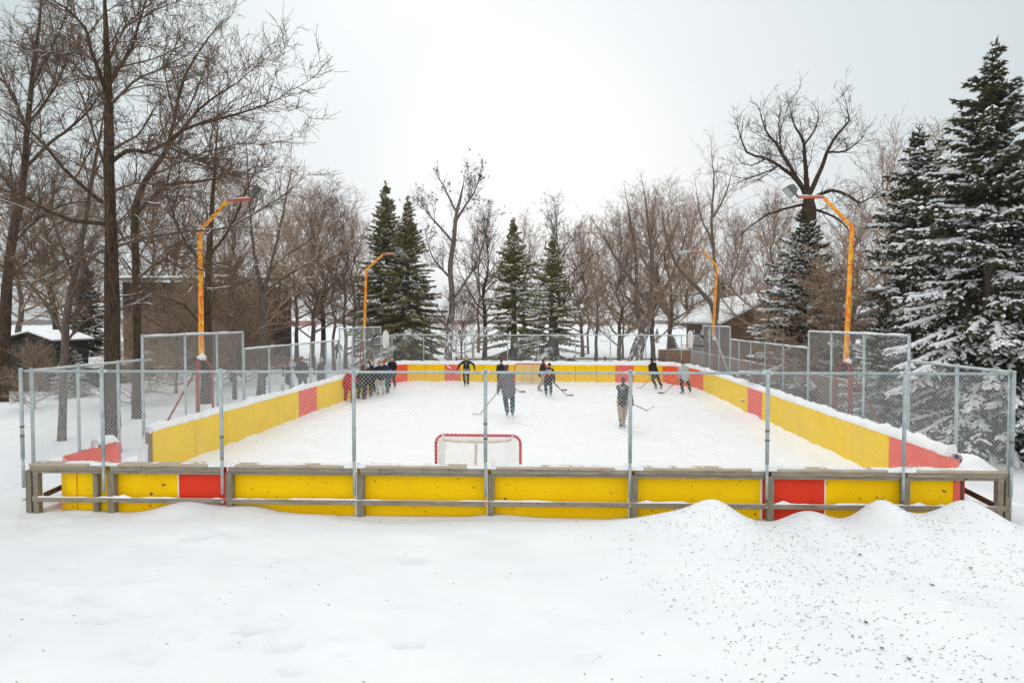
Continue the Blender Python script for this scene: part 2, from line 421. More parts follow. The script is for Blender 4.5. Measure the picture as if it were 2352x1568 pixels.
# rounded corners behind the end bays
def arc(cx, cy, r, a0, a1, n=9): return [(cx + r * math.cos(a0 + (a1 - a0) * i / (n - 1)), cy + r * math.sin(a0 + (a1 - a0) * i / (n - 1))) for i in range(n)]
xl = pxl(178); xr = pxl(2190)
lxl = fl(LX)
panel_strip('board_panel', [(xl, PY0 + .0)] + [(xl - (xl - lxl) * math.sin(t), PY0 + .6 * (1 - math.cos(t))) for t in (.35, .7, 1.05, 1.3, PI / 2)] + [(lxl, GATE0 - Yf(-9.5))], -.1, BT, .012, M['red_inner'], fr, 'curved red corner panel', out=1)
panel_strip('board_panel', [(xl, PY0 - .013)] + [(xl - (xl - lxl + .013) * math.sin(t), PY0 - .013 + .613 * (1 - math.cos(t))) for t in (.35, .7, 1.05)], -.1, BT - .1, .012, M['yellow_worn'], fr, 'chipped yellow corner panel', out=1)
lxr = fl(RX)
panel_strip('board_panel', [(xr, PY0 + .0)] + [(xr + (lxr - xr) * math.sin(t), PY0 + 1.0 * (1 - math.cos(t))) for t in (.35, .7, 1.05, 1.3, PI / 2)], -.1, BT, .02, M['red_inner'], fr, 'curved red corner panel', out=-1)
for k, X in enumerate(PX[:-1]):
    a = fl(X); b = fl(PX[k + 1])
    a2, b2 = a + .04, b - .04
    MB().box((a2 + .03, -.035, .915), (b2 + .015, .01, 1.0), jit=.004).build('top_rail', M['wood'], fr, bevel=.006)
    MB().box((a2 + .05, -.012, .862), (b2, .030, .910), jit=.004).build('ledger', M['wood'], fr, bevel=.006)
    g0 = rnd.uniform(.12, .25) if k else .02; g1 = rnd.uniform(.18, .4) if k < 7 else .02
    MB().box((a2 + g0, -.05, 1.003), (b2 - g1, .20, 1.045), jit=.004).build('cap_plank', M['wood_pale'], fr, bevel=.006)
    MB().box((a2 + .06, -.03, .325), (b2, .012, .412), jit=.004).build('middle_rail', M['wood'], fr, bevel=.006)
for k, X in enumerate(PX):
    a = fl(X)
    if k in (0, 8):
        s = 1 if k == 0 else -1
        for dx in (.03, .17): MB().box((a + s * dx - .05, -.03, -.2), (a + s * dx + .05, .09, .914)).build('post', M['wood_post'], fr, bevel=.006)
    else:
        MB().box((a + .01, -.028, -.1), (a + .125, .115, .914)).build('post', M['wood_post'], fr, bevel=.006)
MB().box((pxl(222), .015, -.1), (pxl(233), .115, .858)).build('post', M['wood_post'], fr, bevel=.006)
# side rails and inner posts at the two open corners
for s, X, xe in ((1, GL + .1, pxl(190)), (-1, GR - .1, pxl(2208))):
    a = fl(X)
    MB().bar((a + s * .1, .1, .42), (a + s * .1, 1.15, .50), .04, .09).build('side_rail', M['wood_dark'], fr)
    MB().box((a - .06 + s * .03, 1.12, -.2), (a + .05 + s * .03, 1.24, BT - .1)).build('post', M['wood_dark'], fr)
    MB().box((xe - .06, .15, -.2), (xe + .06, .28, BT - .06)).build('post', M['wood_dark'], fr)
    MB().box((xe - s * .15 - .03, .30, -.2), (xe - s * .15 + .03, .33, BT - .06)).build('panel_edge', M['red'], fr)

# snow lying on rails and in gaps
def snow_ridge(name, pts, w, h, parent=None, mat_=None, seg=.12, seed=0, dropout=0.0):
    """lumpy snow strip along a 3D polyline (flat bottom at the line)"""
    P = [Vector(p) for p in pts]; out = []
    for a, b in zip(P[:-1], P[1:]):
        n = max(2, int((b - a).length / seg))
        for i in range(n): out.append(a.lerp(b, i / n))
    out.append(P[-1])
    prof = [(-.5, -.02), (-.5, .35), (-.36, .8), (-.1, 1.0), (.16, .97), (.38, .75), (.5, .3), (.5, -.02)]
    V = []; Q = []; np_ = len(prof)
    for i, p in enumerate(out):
        d = (out[min(i + 1, len(out) - 1)] - out[max(i - 1, 0)]); d.z = 0; d.normalize()
        x = Vector((d.y, -d.x, 0))
        k = .72 + .55 * (fbm(p.x * 1.0 + seed, p.y * 1.0, 1.3, 3)) + .25 * fbm(p.x + seed, p.y, 5, 2)
        k = max(.12, k) * min(1, .15 + min((p - out[0]).length, (p - out[-1]).length) / .12)
        if dropout and fbm(p.x * .9 + 31 + seed, p.y, 1.1, 2) < dropout - .5: k = .02
        for u, v in prof:
            V.append(p + x * (u * w * (.75 + .3 * k)) + Vector((0, 0, v * h * k)))
    for i in range(len(out) - 1):
        for k in range(np_ - 1):
            Q.append((i * np_ + k, i * np_ + k + 1, (i + 1) * np_ + k + 1, (i + 1) * np_ + k))
    me = mesh_np(name, [tuple(v) for v in V], Q, True, [mat_ or M['snow']])
    return link(name, me, parent)
snow_ridge('rail_snow', [(fl(PX[0]) + .1, -.008, .414), (fl(PX[8]) - .2, -.008, .414)], .05, .035, fr, seed=3, dropout=.42)
snow_ridge('shelf_snow', [(fl(PX[0]) + .1, .11, 1.0), (fl(PX[8]) - .1, .11, 1.0)], .24, .075, fr, seed=9, seg=.06)
for k in range(1, 8):
    a = fl(PX[k])
    snow_ridge('rail_snow', [(a + .14, .0, .41), (a + .45, .0, .41)], .06, .07, fr, seed=k)

# banks of snow along and on the boards (terrain of ploughed snow)
def bank(name, pts, prof, seed=0, seg=.16, amp=.05):
    """sweep a cross-section [(outward, z)] along plan points, outward to the left of travel"""
    P = [Vector((x, y, 0)) for x, y in pts]; out = []
    for a, b in zip(P[:-1], P[1:]):
        n = max(2, int((b - a).length / seg))
        for i in range(n): out.append(a.lerp(b, i / n))
    out.append(P[-1]); V = []; Q = []; m = len(prof)
    # resample the profile
    for i, p in enumerate(out):
        d = (out[min(i + 1, len(out) - 1)] - out[max(i - 1, 0)]).normalized()
        x = Vector((-d.y, d.x, 0))
        for k, (u, z) in enumerate(prof):
            q = p + x * u
            w = 1 if 0 < k < m - 1 else 0
            nz = amp * w * (1.4 * fbm(q.x + seed, q.y + seed, 2.0, 4) + .7 * fbm(q.x + seed, q.y, 6.5, 2))
            de = min((p - out[0]).length, (p - out[-1]).length); fe = min(1, de / 1.1); fe = fe * fe * (3 - 2 * fe); we = max(0, min(1, (u - .14) / .3)) * (1 - fe)
            z = z * (1 - we) + .1 * we
            nu = amp * .5 * fbm(q.x + 17 + seed, q.y, 4.0, 3) if 0 < k < m - 1 else 0
            V.append((q.x + x.x * nu, q.y + x.y * nu, z + nz))
    for i in range(len(out) - 1):
        for k in range(m - 1):
            Q.append((i * m + k, i * m + k + 1, (i + 1) * m + k + 1, (i + 1) * m + k))
    for e in (0, len(out) - 1):                                  # sloping ends down to the ground
        d = (out[1] - out[0]).normalized() * -1 if e == 0 else (out[-1] - out[-2]).normalized()
        b_ = len(V)
        for k in range(m):
            q = V[e * m + k]; V.append((q[0] + d.x * .03, q[1] + d.y * .03, min(q[2], BT - .02 if k < 6 else .0)))
        for k in range(m - 1): Q.append((e * m + k, e * m + k + 1, b_ + k + 1, b_ + k))
    return tag(link(name, mesh_np(name, V, Q, True, [M['snow']])), kind='structure')
def prof_for(hi, w0=.02):
    a = [(-.005, BT + .004), (-.012, BT + .05), (.03, BT + hi * .75), (.10, BT + hi), (.17, BT + hi * .9), (.28, BT + hi * .35), (.40, BT - .12), (.58, .62), (.85, .35), (1.2, .2), (1.7, .02)]
    out = []
    for (u, z), (u2, z2) in zip(a[:-1], a[1:]):
        out += [(u, z), ((u + u2) / 2, (z + z2) / 2)]
    return out + [a[-1]]
cl = [(LX, GATE1 - .05), (LX, 37.0), (LX + .12, 37.7), (LX + .4, 38.15), (LX + .75, FARY), (RX - 1.35, FARY), (RX - .75, 37.9), (RX - .28, 37.0), (RX - .05, 35.6), (RX, 34), (RX, 13.1)]
bank('snow_bank', cl[:2], prof_for(.17), seed=1)
bank('snow_bank', [cl[1], cl[2], cl[3], cl[4], cl[5], cl[6]], prof_for(.24), seed=5, amp=.04)
bank('snow_bank', cl[6:], prof_for(.20), seed=8)
bank('snow_bank', [(LX, 12.95), (LX, GATE0 - .15)], prof_for(.15), seed=12)

# snow filling the two front corners level with the shelf
def corner_heap(x0, x1, y0, y1, seed, peak, base=1.0, inside=None):
    n = 60; V = []; Q = []
    for j in range(n + 1):
        for i in range(n + 1):
            u = i / n; v = j / n
            x = x0 + (x1 - x0) * u; y = y0 + (y1 - y0) * v + FSL * x
            e = min(1, 5 * min(u, 1 - u, v + .03, 1 - v))
            z = base - .06 * (1 - e) + peak(x, y) * e + .045 * e * fbm(x + seed, y, 2.4, 4)
            V.append((x, y, z))
    for j in range(n):
        for i in range(n):
            a = j * (n + 1) + i; q = (a, a + 1, a + n + 2, a + n + 1)
            if inside and any(inside(V[t][0], V[t][1]) for t in q): continue
            Q.append(q)
    tag(link('snow_bank', mesh_np('snow_bank', V, Q, True, [M['snow']])), kind='structure')
def in_left(x, y):
    cx_, cy_ = LX + 1.0, Yf(x) + .12 + .6
    return x > LX - .03 and (y > cy_ or x > cx_ or ((x - cx_) / 1.03) ** 2 + ((y - cy_) / .63) ** 2 < 1)
def in_right(x, y):
    cx_, cy_ = RX - .75, Yf(x) + .12 + 1.0
    return x < RX + .03 and (y > cy_ or x < cx_ or ((x - cx_) / .78) ** 2 + ((y - cy_) / 1.02) ** 2 < 1)
corner_heap(GL - .05, LX + 1.1, FY0 + .03, FY0 + 1.45, 3, lambda x, y: .07, inside=in_left)
corner_heap(RX - .8, GR + .02, FY0 + .03, FY0 + 1.7, 6, inside=in_right, peak=lambda x, y: .10 + .10 * math.exp(-((x - 7.75) / .3) ** 2 - ((y - 12.6) / .5) ** 2))
# heap on the ice against the near right corner
V = []; Q = []; n = 30
for j in range(n + 1):
    for i in range(n + 1):
        u = i / n; v = j / n; x = RX - 1.9 + 1.88 * u; y = Yf(x) + .15 + 1.4 * v
        h = max(0, (u * 1.15 - .15)) ** 1.3 * (1 - v) ** .8 * 1.02 + .18 * math.exp(-((v) / .25) ** 2)
        V.append((x, y, -.05 + h + .05 * fbm(x, y, 2.6, 4) * min(1, 4 * h)))
for j in range(n):
    for i in range(n):
        a = j * (n + 1) + i; Q.append((a, a + 1, a + n + 2, a + n + 1))
tag(link('snow_bank', mesh_np('snow_bank', V, Q, True, [M['snow']])), kind='structure')

# ------------------------------------------------------------------ chain-link fences
def chain(A, B, z0, z1, parent, p=.072, r=.0019, name='chain_mesh'):
    A = np.array(A[:2], float); B = np.array(B[:2], float); L = np.linalg.norm(B - A); d = (B - A) / L
    nrm = np.array([-d[1], d[0]])
    nw = max(1, int(round(L / p * 2))); px_ = L / nw
    nk = int((z1 - z0) / (p / 2))
    k = np.arange(nk + 1)
    P0 = []; P1 = []
    i = np.arange(nw)[:, None]
    sgn = np.where((k[None, :] + i) % 2 == 0, 1, -1)
    xx = (i + .5) * px_ + sgn * px_ * .5
    oo = sgn * r * .9
    zz = np.broadcast_to(z0 + k * p / 2, xx.shape)
    P = np.stack([A[0] + d[0] * xx + nrm[0] * oo, A[1] + d[1] * xx + nrm[1] * oo, zz], -1)
    P0 = P[:, :-1].reshape(-1, 3); P1 = P[:, 1:].reshape(-1, 3)
    V, Qd = tube_arrays(P0, P1, r, r, 4)
    return link(name, mesh_np(name, V, Qd, False, [M['wire']]), parent)

def fence_run(root, pts, posts_z0, top, rail=.024, post=.032, mesh_z0=None, snow=0.0, p=.072, r=.0016):
    """pts in root-local plan coordinates"""
    for i, (x, y) in enumerate(pts):
        MB().tube([(x, y, posts_z0), (x, y, top + .01)], post, 10).tube([(x, y, top + .01), (x, y, top + .035)], [post * 1.15, post * .5], 10).build('post', M['galv'], root, smooth=True)
    MB().tube([(x, y, top - .02) for x, y in pts], rail, 8).build('top_rail', M['galv'], root, smooth=True)
    for a, b in zip(pts[:-1], pts[1:]): chain(a, b, mesh_z0, top - .01, root, p=p, r=r)
    if snow: snow_ridge('snow_cap', [(x, y, top) for x, y in pts], .035, snow, root, seed=pts[0][1], seg=.1)

# front fence
ff = thing('chain_link_fence', 'galvanised chain-link fence along the near end, standing on the grey timber rail', 'fence', (-1, Yf(-1), 0))
ff.rotation_euler = (0, 0, RZ)
TOPF = 2.775
for k, X in enumerate(PX):
    a = fl(X) - .025; yo = -.065
    z0 = .52 if k not in (0, 8) else .60
    tt = MB().tube([(a, yo, z0), (a, yo, 1.15)], .027, 10).tube([(a, yo, 1.15), (a, yo, TOPF)], .034, 10)
    tt.tube([(a, yo, TOPF), (a, yo, TOPF + .03), (a, yo, TOPF + .045)], [.04, .036, .015], 10)
    po = tt.build('post', M['galv'], ff, smooth=True)
    for z in (.36, .97, 1.55, 1.72 + .1 * (k % 3), 2.6):
        MB().tube([(a, yo, z), (a, yo, z + .035)], .0385 if z > 1.15 else .031, 10).build('band', M['rustband'] if 1.2 < z < 1.9 and k % 2 == 0 else M['galv'], po)
    if 0 < k < 8:
        MB().tube([(a - .08, yo + .028, TOPF - .012), (a + .08, yo + .028, TOPF - .012)], .032, 10).build('rail_cap', M['cap'], po, smooth=True)
x0 = fl(PX[0]) - .025; x8 = fl(PX[8]) - .025
MB().tube([(x0, -.037, TOPF - .015), (x8, -.037, TOPF - .015)], .026, 10).build('top_rail', M['galv'], ff, smooth=True)
for k in range(8):
    chain((fl(PX[k]) + .01, -.03), (fl(PX[k + 1]) - .06, -.03), 1.05, TOPF + .02, ff, r=.0020)
# wire ends curling at the foot of the mesh
for k in range(1, 8):
    a = fl(PX[k]); w = []
    for q in range(7):
        p0 = Vector((a + rnd.uniform(-.1, .35), rnd.uniform(-.02, .12), 1.05 + rnd.uniform(-.01, .05)))
        w.append([p0 + Vector((rnd.uniform(-.15, .15) * t, rnd.uniform(-.05, .05) * t, .05 * math.sin(t * 3 + q))) for t in (0, .3, .6, 1)])
    m_ = MB()
    for q in w: m_.tube(q, .003, 4)
    m_.build('loose_wire', M['wire'], ff)

def side_fence(X, ylist, name_label, s, segs):
    root = thing('chain_link_fence', name_label, 'fence', (X, ylist[0], 0))
    for (ya, yb, ps, top) in segs:
        pts = [(0, y - ylist[0]) for y in ps]
        fence_run(root, pts, .05, top, mesh_z0=.75 if ya < 33 else .6, snow=.035 if ya > 14 else .012)
    return root
def yX(px, X): return WX(px, 800, X).y
lfence = side_fence(GL, [11.5], 'snow-capped chain-link fence beside the gate, with two taller bays near the floodlight masts', 1, [
    (11, 14, [11.56, 12.75, yX(270, GL), yX(326, GL)], 2.775),
    (15, 20, [yX(327, GL), yX(425, GL), yX(498, GL), yX(558, GL)], 3.33),
    (20, 29, [yX(560, GL), yX(618, GL), yX(669, GL), yX(713, GL), yX(749, GL), yX(779, GL)], 2.80),
    (29, 36, [yX(780, GL), yX(810, GL), yX(838, GL), yX(858, GL), yX(875, GL)], 3.32),
    (36, 39, [yX(876, GL), GF], 2.8)])
rfence = side_fence(GR, [11.9], 'snow-capped chain-link fence in front of the spruces, with two taller bays', -1, [
    (11, 14, [12.0, yX(2200, GR), yX(2089, GR)], 2.80),
    (15, 20, [yX(2088, GR), yX(1985, GR), yX(1910, GR), yX(1858, GR)], 3.36),
    (20, 29, [yX(1857, GR), yX(1800, GR), yX(1758, GR), yX(1725, GR), yX(1698, GR), yX(1678, GR)], 2.83),
    (29, 36, [yX(1677, GR), yX(1652, GR), yX(1630, GR), yX(1614, GR)], 3.40),
    (36, 39, [yX(1613, GR), GF], 2.83)])
MB().tube([(0, yX(1640, GR) - 11.9, 3.0), (.05, yX(1683, GR) - 12.4, .4)], .03, 8).build('brace', M['galv'], rfence, smooth=True)
fence_far = thing('chain_link_fence', 'chain-link fence behind the yellow end boards in front of the parkland trees', 'fence', (-1, GF, 0))
fence_run(fence_far, [(x + 1, 0) for x in (GL, WY(973, 800, GF).x, WY(1087, 800, GF).x, WY(1166, 800, GF).x, WY(1236, 800, GF).x, WY(1322, 800, GF).x, WY(1402, 800, GF).x, WY(1483, 800, GF).x, WY(1565, 800, GF).x, GR)], .05, 2.83, mesh_z0=.6, snow=.03)

# ------------------------------------------------------------------ floodlight masts
def mast(label, X, xs_px, s, lamp, leggroup=True):
    """xs_px: pixels of base collar, lower bend, upper bend, arm end; s=+1 arm to +x"""
    b = WX(*xs_px[0], X); Y = b.y
    P = [WY(px, py, Y) for px, py in xs_px]
    root = thing('floodlight_mast', label, 'lamp post', (b.x, Y, 0), group='rusty floodlight masts around the rink')
    Lc = [p - Vector((b.x, Y, 0)) for p in P]
    zc = Lc[0].z
    r0 = .078
    pole = MB().tube([Lc[0] + Vector((0, 0, -.05)), Lc[1], Lc[2] + (Lc[1] - Lc[2]) * .02], [r0, r0 * .82, r0 * .66], 10).build('pole', M['mast'], root, smooth=False)
    d = Lc[1] - Lc[0]
    for t in (.18, .30, .42, .48, .60, .72, .85):
        c = Lc[0] + d * t; rr = r0 * (1 - .18 * t) + .003
        MB().tube([c, c + d.normalized() * .014], rr, 10).build('band', M['rustband'], pole)
    MB().tube([Lc[2] - Vector((s * .02, 0, 0)), Lc[3]], .042, 8).build('arm', M['mast_arm'], root)
    snow_ridge('arm_snow', [Lc[2] + Vector((0, 0, .045)), Lc[3] + Vector((0, 0, .045))], .06, .03, root, seed=Y)
    # legs
    for dx, dy, kink in ((-.42, .25, .30), (.42, .25, .30), (0.02, -.36, .2)):
        top = Lc[0] + Vector((dx * .15, dy * .15, 0)); mid = Lc[0] + Vector((dx * .55, dy * .55, -kink)); foot = Vector((Lc[0].x + dx * .62, dy * .62, -.1))
        MB().tube([top, mid, foot], .035, 8).build('leg', M['legred'], root)
    MB().tube([Lc[0] + Vector((-s * .12, -.1, -.35)), (Lc[0].x - s * 1.25, -.55, -.05)], .03, 8).build('stay', M['legred'], root)
    MB().tube([Lc[0] + Vector((0, 0, -.03)), Lc[0] + Vector((0, 0, .0))], .17, 10).build('collar', M['legred'], root)
    V = []; sn = MB()
    sn.tube([Lc[0] + Vector((.02, -.03, .0)), Lc[0] + Vector((.05, -.04, .07)), Lc[0] + Vector((.03, -.03, .16))], [.15, .10, .02], 9)
    sn.build('collar_snow', M['snow'], root, smooth=True)
    e = Lc[3]
    if lamp == 'box':
        ax = Vector((s * .60, 0, .55)).normalized()
        h = MB(); c = e + Vector((s * .20, 0, .20))
        # housing: tapered box looking down and along the arm direction
        z = Vector((s * .74, -.12, -.62)).normalized(); x = Vector((0, 1, 0)); x = (x - z * x.dot(z)).normalized(); y = z.cross(x)
        vs = []
        for k, (w, hh) in ((-.15, (.10, .10)), (.04, (.19, .17)), (.10, (.19, .17))):
            for a, bq in ((-1, -1), (1, -1), (1, 1), (-1, 1)): vs.append(c + z * k + x * (a * w) + y * (bq * hh))
        fs = [(0, 1, 2, 3), (8, 11, 10, 9)] + [(q, q + 4, (q + 1) % 4 + 4, (q + 1) % 4) for q in range(4)] + [(q + 4, q + 8, (q + 1) % 4 + 8, (q + 1) % 4 + 4) for q in range(4)]
        h.add(vs, fs)
        lo = h.build('floodlight', M['lampbody'], root, bevel=.006)
        g = MB(); g.add([c + z * .103 + x * (a * .165) + y * (bq * .145) for a, bq in ((-1, -1), (1, -1), (1, 1), (-1, 1))] + [c + z * .113 + x * (a * .155) + y * (bq * .135) for a, bq in ((-1, -1), (1, -1), (1, 1), (-1, 1))],
                        [(0, 3, 2, 1), (4, 5, 6, 7), (0, 1, 5, 4), (1, 2, 6, 5), (2, 3, 7, 6), (3, 0, 4, 7)])
        g.build('lens', M['lampglass'], lo)
        MB().tube([e, c - z * .1], .03, 6).build('bracket', M['lampbody'], root)
    else:
        MB().tube([e, e + Vector((s * .1, 0, .0)), e + Vector((s * .28, 0, -.03)), e + Vector((s * .55, 0, -.09)), e + Vector((s * .62, 0, -.11))], [.04, .07, .12, .11, .04], 10).build('lamp_head', M['galv'], root, smooth=True)
    return root, Lc, b
m1, L1, b1 = mast('orange and yellow flaking floodlight mast with box lamp beside the gate, bare oak behind it', -10.25, [(463, 822), (459, 530), (523, 461), (578, 458)], 1, 'box')
m2, L2, b2 = mast('thick flaking floodlight mast with box lamp in front of the snowy spruces', 8.55, [(1943, 832), (1957, 522), (1891, 453), (1832, 453)], -1, 'box')
m3, L3, b3 = mast('slim orange floodlight mast at the far corner beside two dark spruces', -10.2, [(836, 782), (841, 620), (880, 584), (908, 583)], 1, 'box')
m4, L4, b4 = mast('slim orange mast with cobra-head lamp at the far corner by the log cabin', 8.5, [(1637, 780), (1647, 612), (1616, 578), (1586, 578)], -1, 'head')

# ------------------------------------------------------------------ basketball hoops on the far masts
def hoop(label, b, z, s):
    root = thing('basketball_hoop', label, 'basketball hoop', (b.x, b.y, z), group='basketball hoops on the far masts')
    L = 1.15
    for zz, dz in ((.28, .10), (-.22, -.02)):
        for yy in (-.09, .09):
            MB().tube([(s * .09, yy, zz), (s * L, yy, zz + dz + .12)], .032, 6).build('arm', M['black'], root)
    MB().box((s * .09 - .03, -.13, -.3), (s * .09 + .03, .13, .34)).build('mount_plate', M['black'], root)
    for yy in (-.09, .09): MB().tube([(s * .14, yy, -.2), (s * .62, yy, .36)], .026, 6).build('brace', M['black'], root)
    # fan backboard, facing the rink
    pts = []
    for k in range(25):
        t = PI * k / 24
        pts.append((.62 * math.cos(t), .28 + .38 * math.sin(t)))
    pts += [(-.60, -.1), (-.40, -.28), (.40, -.28), (.60, -.1)]
    V = [(s * (L + .02), x, z_) for x, z_ in pts] + [(s * (L + .06), x, z_) for x, z_ in pts]; n = len(pts)
    m_ = MB(); m_.add(V, [tuple(range(n)), tuple(range(2 * n - 1, n - 1, -1))] + [(k, (k + 1) % n, (k + 1) % n + n, k + n) for k in range(n)])
    bb = m_.build('backboard', M['white'], root)
    ring = [(s * (L + .06 + .25) + .225 * math.cos(t), .225 * math.sin(t), -.13) for t in np.linspace(0, 2 * PI, 20)]
    MB().tube(ring, .01, 6, caps=False).build('rim', M['mast_arm'], root)
    P0 = []; P1 = []
    for k in range(12):
        t = 2 * PI * k / 12; t2 = t + .26; c = s * (L + .31)
        for t3 in (t2, t - .26):
            P0.append((c + .225 * math.cos(t), .225 * math.sin(t), -.13)); P1.append((c + .15 * math.cos(t3), .15 * math.sin(t3), -.42))
    V, Q = tube_arrays(P0, P1, .006, .006, 4)
    link('net', mesh_np('net', V, Q, False, [M['net']]), root)
    snow_ridge('arm_snow', [(s * .1, 0, .30), (s * L * .9, 0, .48)], .05, .03, root, seed=2)
hoop('white fan backboard and hoop on black arms, mounted on the mast by the dark spruces', b3, 2.48, 1)
hoop('white fan backboard and hoop on black arms, mounted on the mast before the cabin', b4, 2.48, -1)

# ------------------------------------------------------------------ goals
def goal(label, loc, rz):
    root = thing('hockey_goal', label, 'goal', loc, rz, 'hockey goals on the ice')
    W2, HH, D = .915, 1.22, .9
    R = .18; pts = [(-W2, 0, -.02), (-W2, 0, HH - R)]
    pts += [(-W2 + R - R * math.cos(t), 0, HH - R + R * math.sin(t)) for t in np.linspace(.25, PI / 2, 6)]
    pts += [(W2 - R + R * math.sin(t), 0, HH - R + R * math.cos(t)) for t in np.linspace(0, PI / 2 - .25, 6)]
    pts += [(W2, 0, HH - R), (W2, 0, -.02)]
    MB().tube(pts, .032, 10).build('goal_frame', M['goalred'], root, smooth=True)
    top = [(-W2 + .16, 0.02, HH - .01), (-W2 + .22, .40, HH - .03), (-W2 + .5, .50, HH - .04), (W2 - .5, .50, HH - .04), (W2 - .22, .40, HH - .03), (W2 - .16, 0.02, HH - .01)]
    MB().tube(top, .028, 8).build('top_bar', M['netframe'], root, smooth=True)
    MB().tube([(-.02, .50, HH - .05), (-.02, .55, HH - .3), (-.02, D, .03)], .028, 8).build('back_bar', M['netframe'], root, smooth=True)
    MB().tube([(-W2, .0, .02), (-W2 + .03, .5, .02), (-W2 + .35, D, .02), (W2 - .35, D, .02), (W2 - .03, .5, .02), (W2, 0, .02)], .026, 8).build('base_bar', M['netframe'], root, smooth=True)
    # netting as crossed cords over back, top and sides
    def sheet(A, B, C, Dd, nu, nv):
        A, B, C, Dd = map(np.array, (A, B, C, Dd)); P0 = []; P1 = []
        def at(u, v): return (A * (1 - u) + B * u) * (1 - v) + (Dd * (1 - u) + C * u) * v
        for i in range(nu):
            for j in range(nv):
                u0, u1, v0, v1 = i / nu, (i + 1) / nu, j / nv, (j + 1) / nv
                P0 += [at(u0, v0), at(u1, v0)]; P1 += [at(u1, v1), at(u0, v1)]
        return P0, P1
    P0 = []; P1 = []
    tl, tr = (-W2 + .3, .48, HH - .05), (W2 - .3, .48, HH - .05); bl, br = (-W2 + .3, D, .02), (W2 - .3, D, .02)
    for a in (sheet(bl, br, tr, tl, 20, 18), sheet((-W2 + .05, .02, .02), bl, tl, (-W2 + .05, .02, HH - .04), 10, 18), sheet((W2 - .05, .02, .02), br, tr, (W2 - .05, .02, HH - .04), 10, 18), sheet(tl, tr, (W2 - .18, .02, HH - .02), (-W2 + .18, .02, HH - .02), 20, 6)):
        P0 += a[0]; P1 += a[1]
    V, Q = tube_arrays(P0, P1, .0035, .0035, 4)
    link('net', mesh_np('net', V, Q, False, [M['net']]), root)
    return root
c = (G(1004, 1127) + G(1193, 1130)) / 2
goal('red framed hockey goal with white net just beyond the near fence', (c.x, c.y, 0), PI + .0)
c = (G(1184, 881) + G(1257, 882)) / 2
g2 = goal('red framed hockey goal against the far yellow boards, skaters in front', (c.x, 37.0, 0), 0)

# ------------------------------------------------------------------ people
def cap_arrays(p0, p1, r0, r1, flat=None, n=12, rings=4):
    p0 = Vector(p0); p1 = Vector(p1); d = (p1 - p0)
    L = d.length; d = d.normalized() if L > 1e-6 else Vector((0, 0, 1))
    a = Vector((0, 0, 1)) if abs(d.z) < .9 else Vector((1, 0, 0))
    x = d.cross(a).normalized(); y = d.cross(x)
    prof = [(-math.cos(t) * r0, math.sin(t) * r0) for t in np.linspace(.15, PI / 2, rings)] + [(L - math.cos(t) * r1, math.sin(t) * r1) for t in np.linspace(PI / 2, PI - .15, rings)]
    V = []
    for h, r in prof:
        for k in range(n):
            t = 2 * PI * k / n; V.append(p0 + d * h + (x * math.cos(t) + y * math.sin(t)) * r)
    if flat:
        ax, f = Vector(flat[0]).normalized(), flat[1]
        for i, v in enumerate(V):
            w = (v - p0).dot(ax); pl = p0 + d * (v - p0).dot(d); w = (v - pl).dot(ax)
            V[i] = v + ax * (w * (f - 1))
    m = len(prof); Fq = []
    for i in range(m - 1):
        for k in range(n):
            j = (k + 1) % n; Fq.append((i * n + k, i * n + j, (i + 1) * n + j, (i + 1) * n + k))
    Fq += [tuple(reversed(range(n))), tuple((m - 1) * n + k for k in range(n))]
    return V, Fq

def fuse(name, caps, voxel, smooth=4, extra=None):
    """one continuous skin over a set of tapered capsules"""
    mb = MB()
    for c in caps:
        mb.add(*cap_arrays(*c))
    if extra:
        for v, f in extra: mb.add(v, f)
    me = bpy.data.meshes.new(name); me.from_pydata(mb.v, [], mb.f)
    o = bpy.data.objects.new(name, me); COL.objects.link(o)
    r = o.modifiers.new('r', 'REMESH'); r.mode = 'VOXEL'; r.voxel_size = voxel; r.use_smooth_shade = True
    if smooth:
        s = o.modifiers.new('s', 'SMOOTH'); s.iterations = smooth; s.factor = .5
    dg = bpy.context.evaluated_depsgraph_get(); dg.update()
    out = bpy.data.meshes.new_from_object(o.evaluated_get(dg))
    bpy.data.objects.remove(o); bpy.data.meshes.remove(me)
    out.name = name
    out.polygons.foreach_set('use_smooth', [True] * len(out.polygons))
    return out

def ik(a, b, l1, l2, hint):
    a = Vector(a); b = Vector(b); d = b - a; L = min(d.length, (l1 + l2) * .995); d.normalize()
    b = a + d * L
    c = (l1 * l1 - l2 * l2 + L * L) / (2 * L); h = math.sqrt(max(0, l1 * l1 - c * c))
    q = Vector(hint); q = (q - d * q.dot(d)).normalized()
    return a + d * c + q * h, b

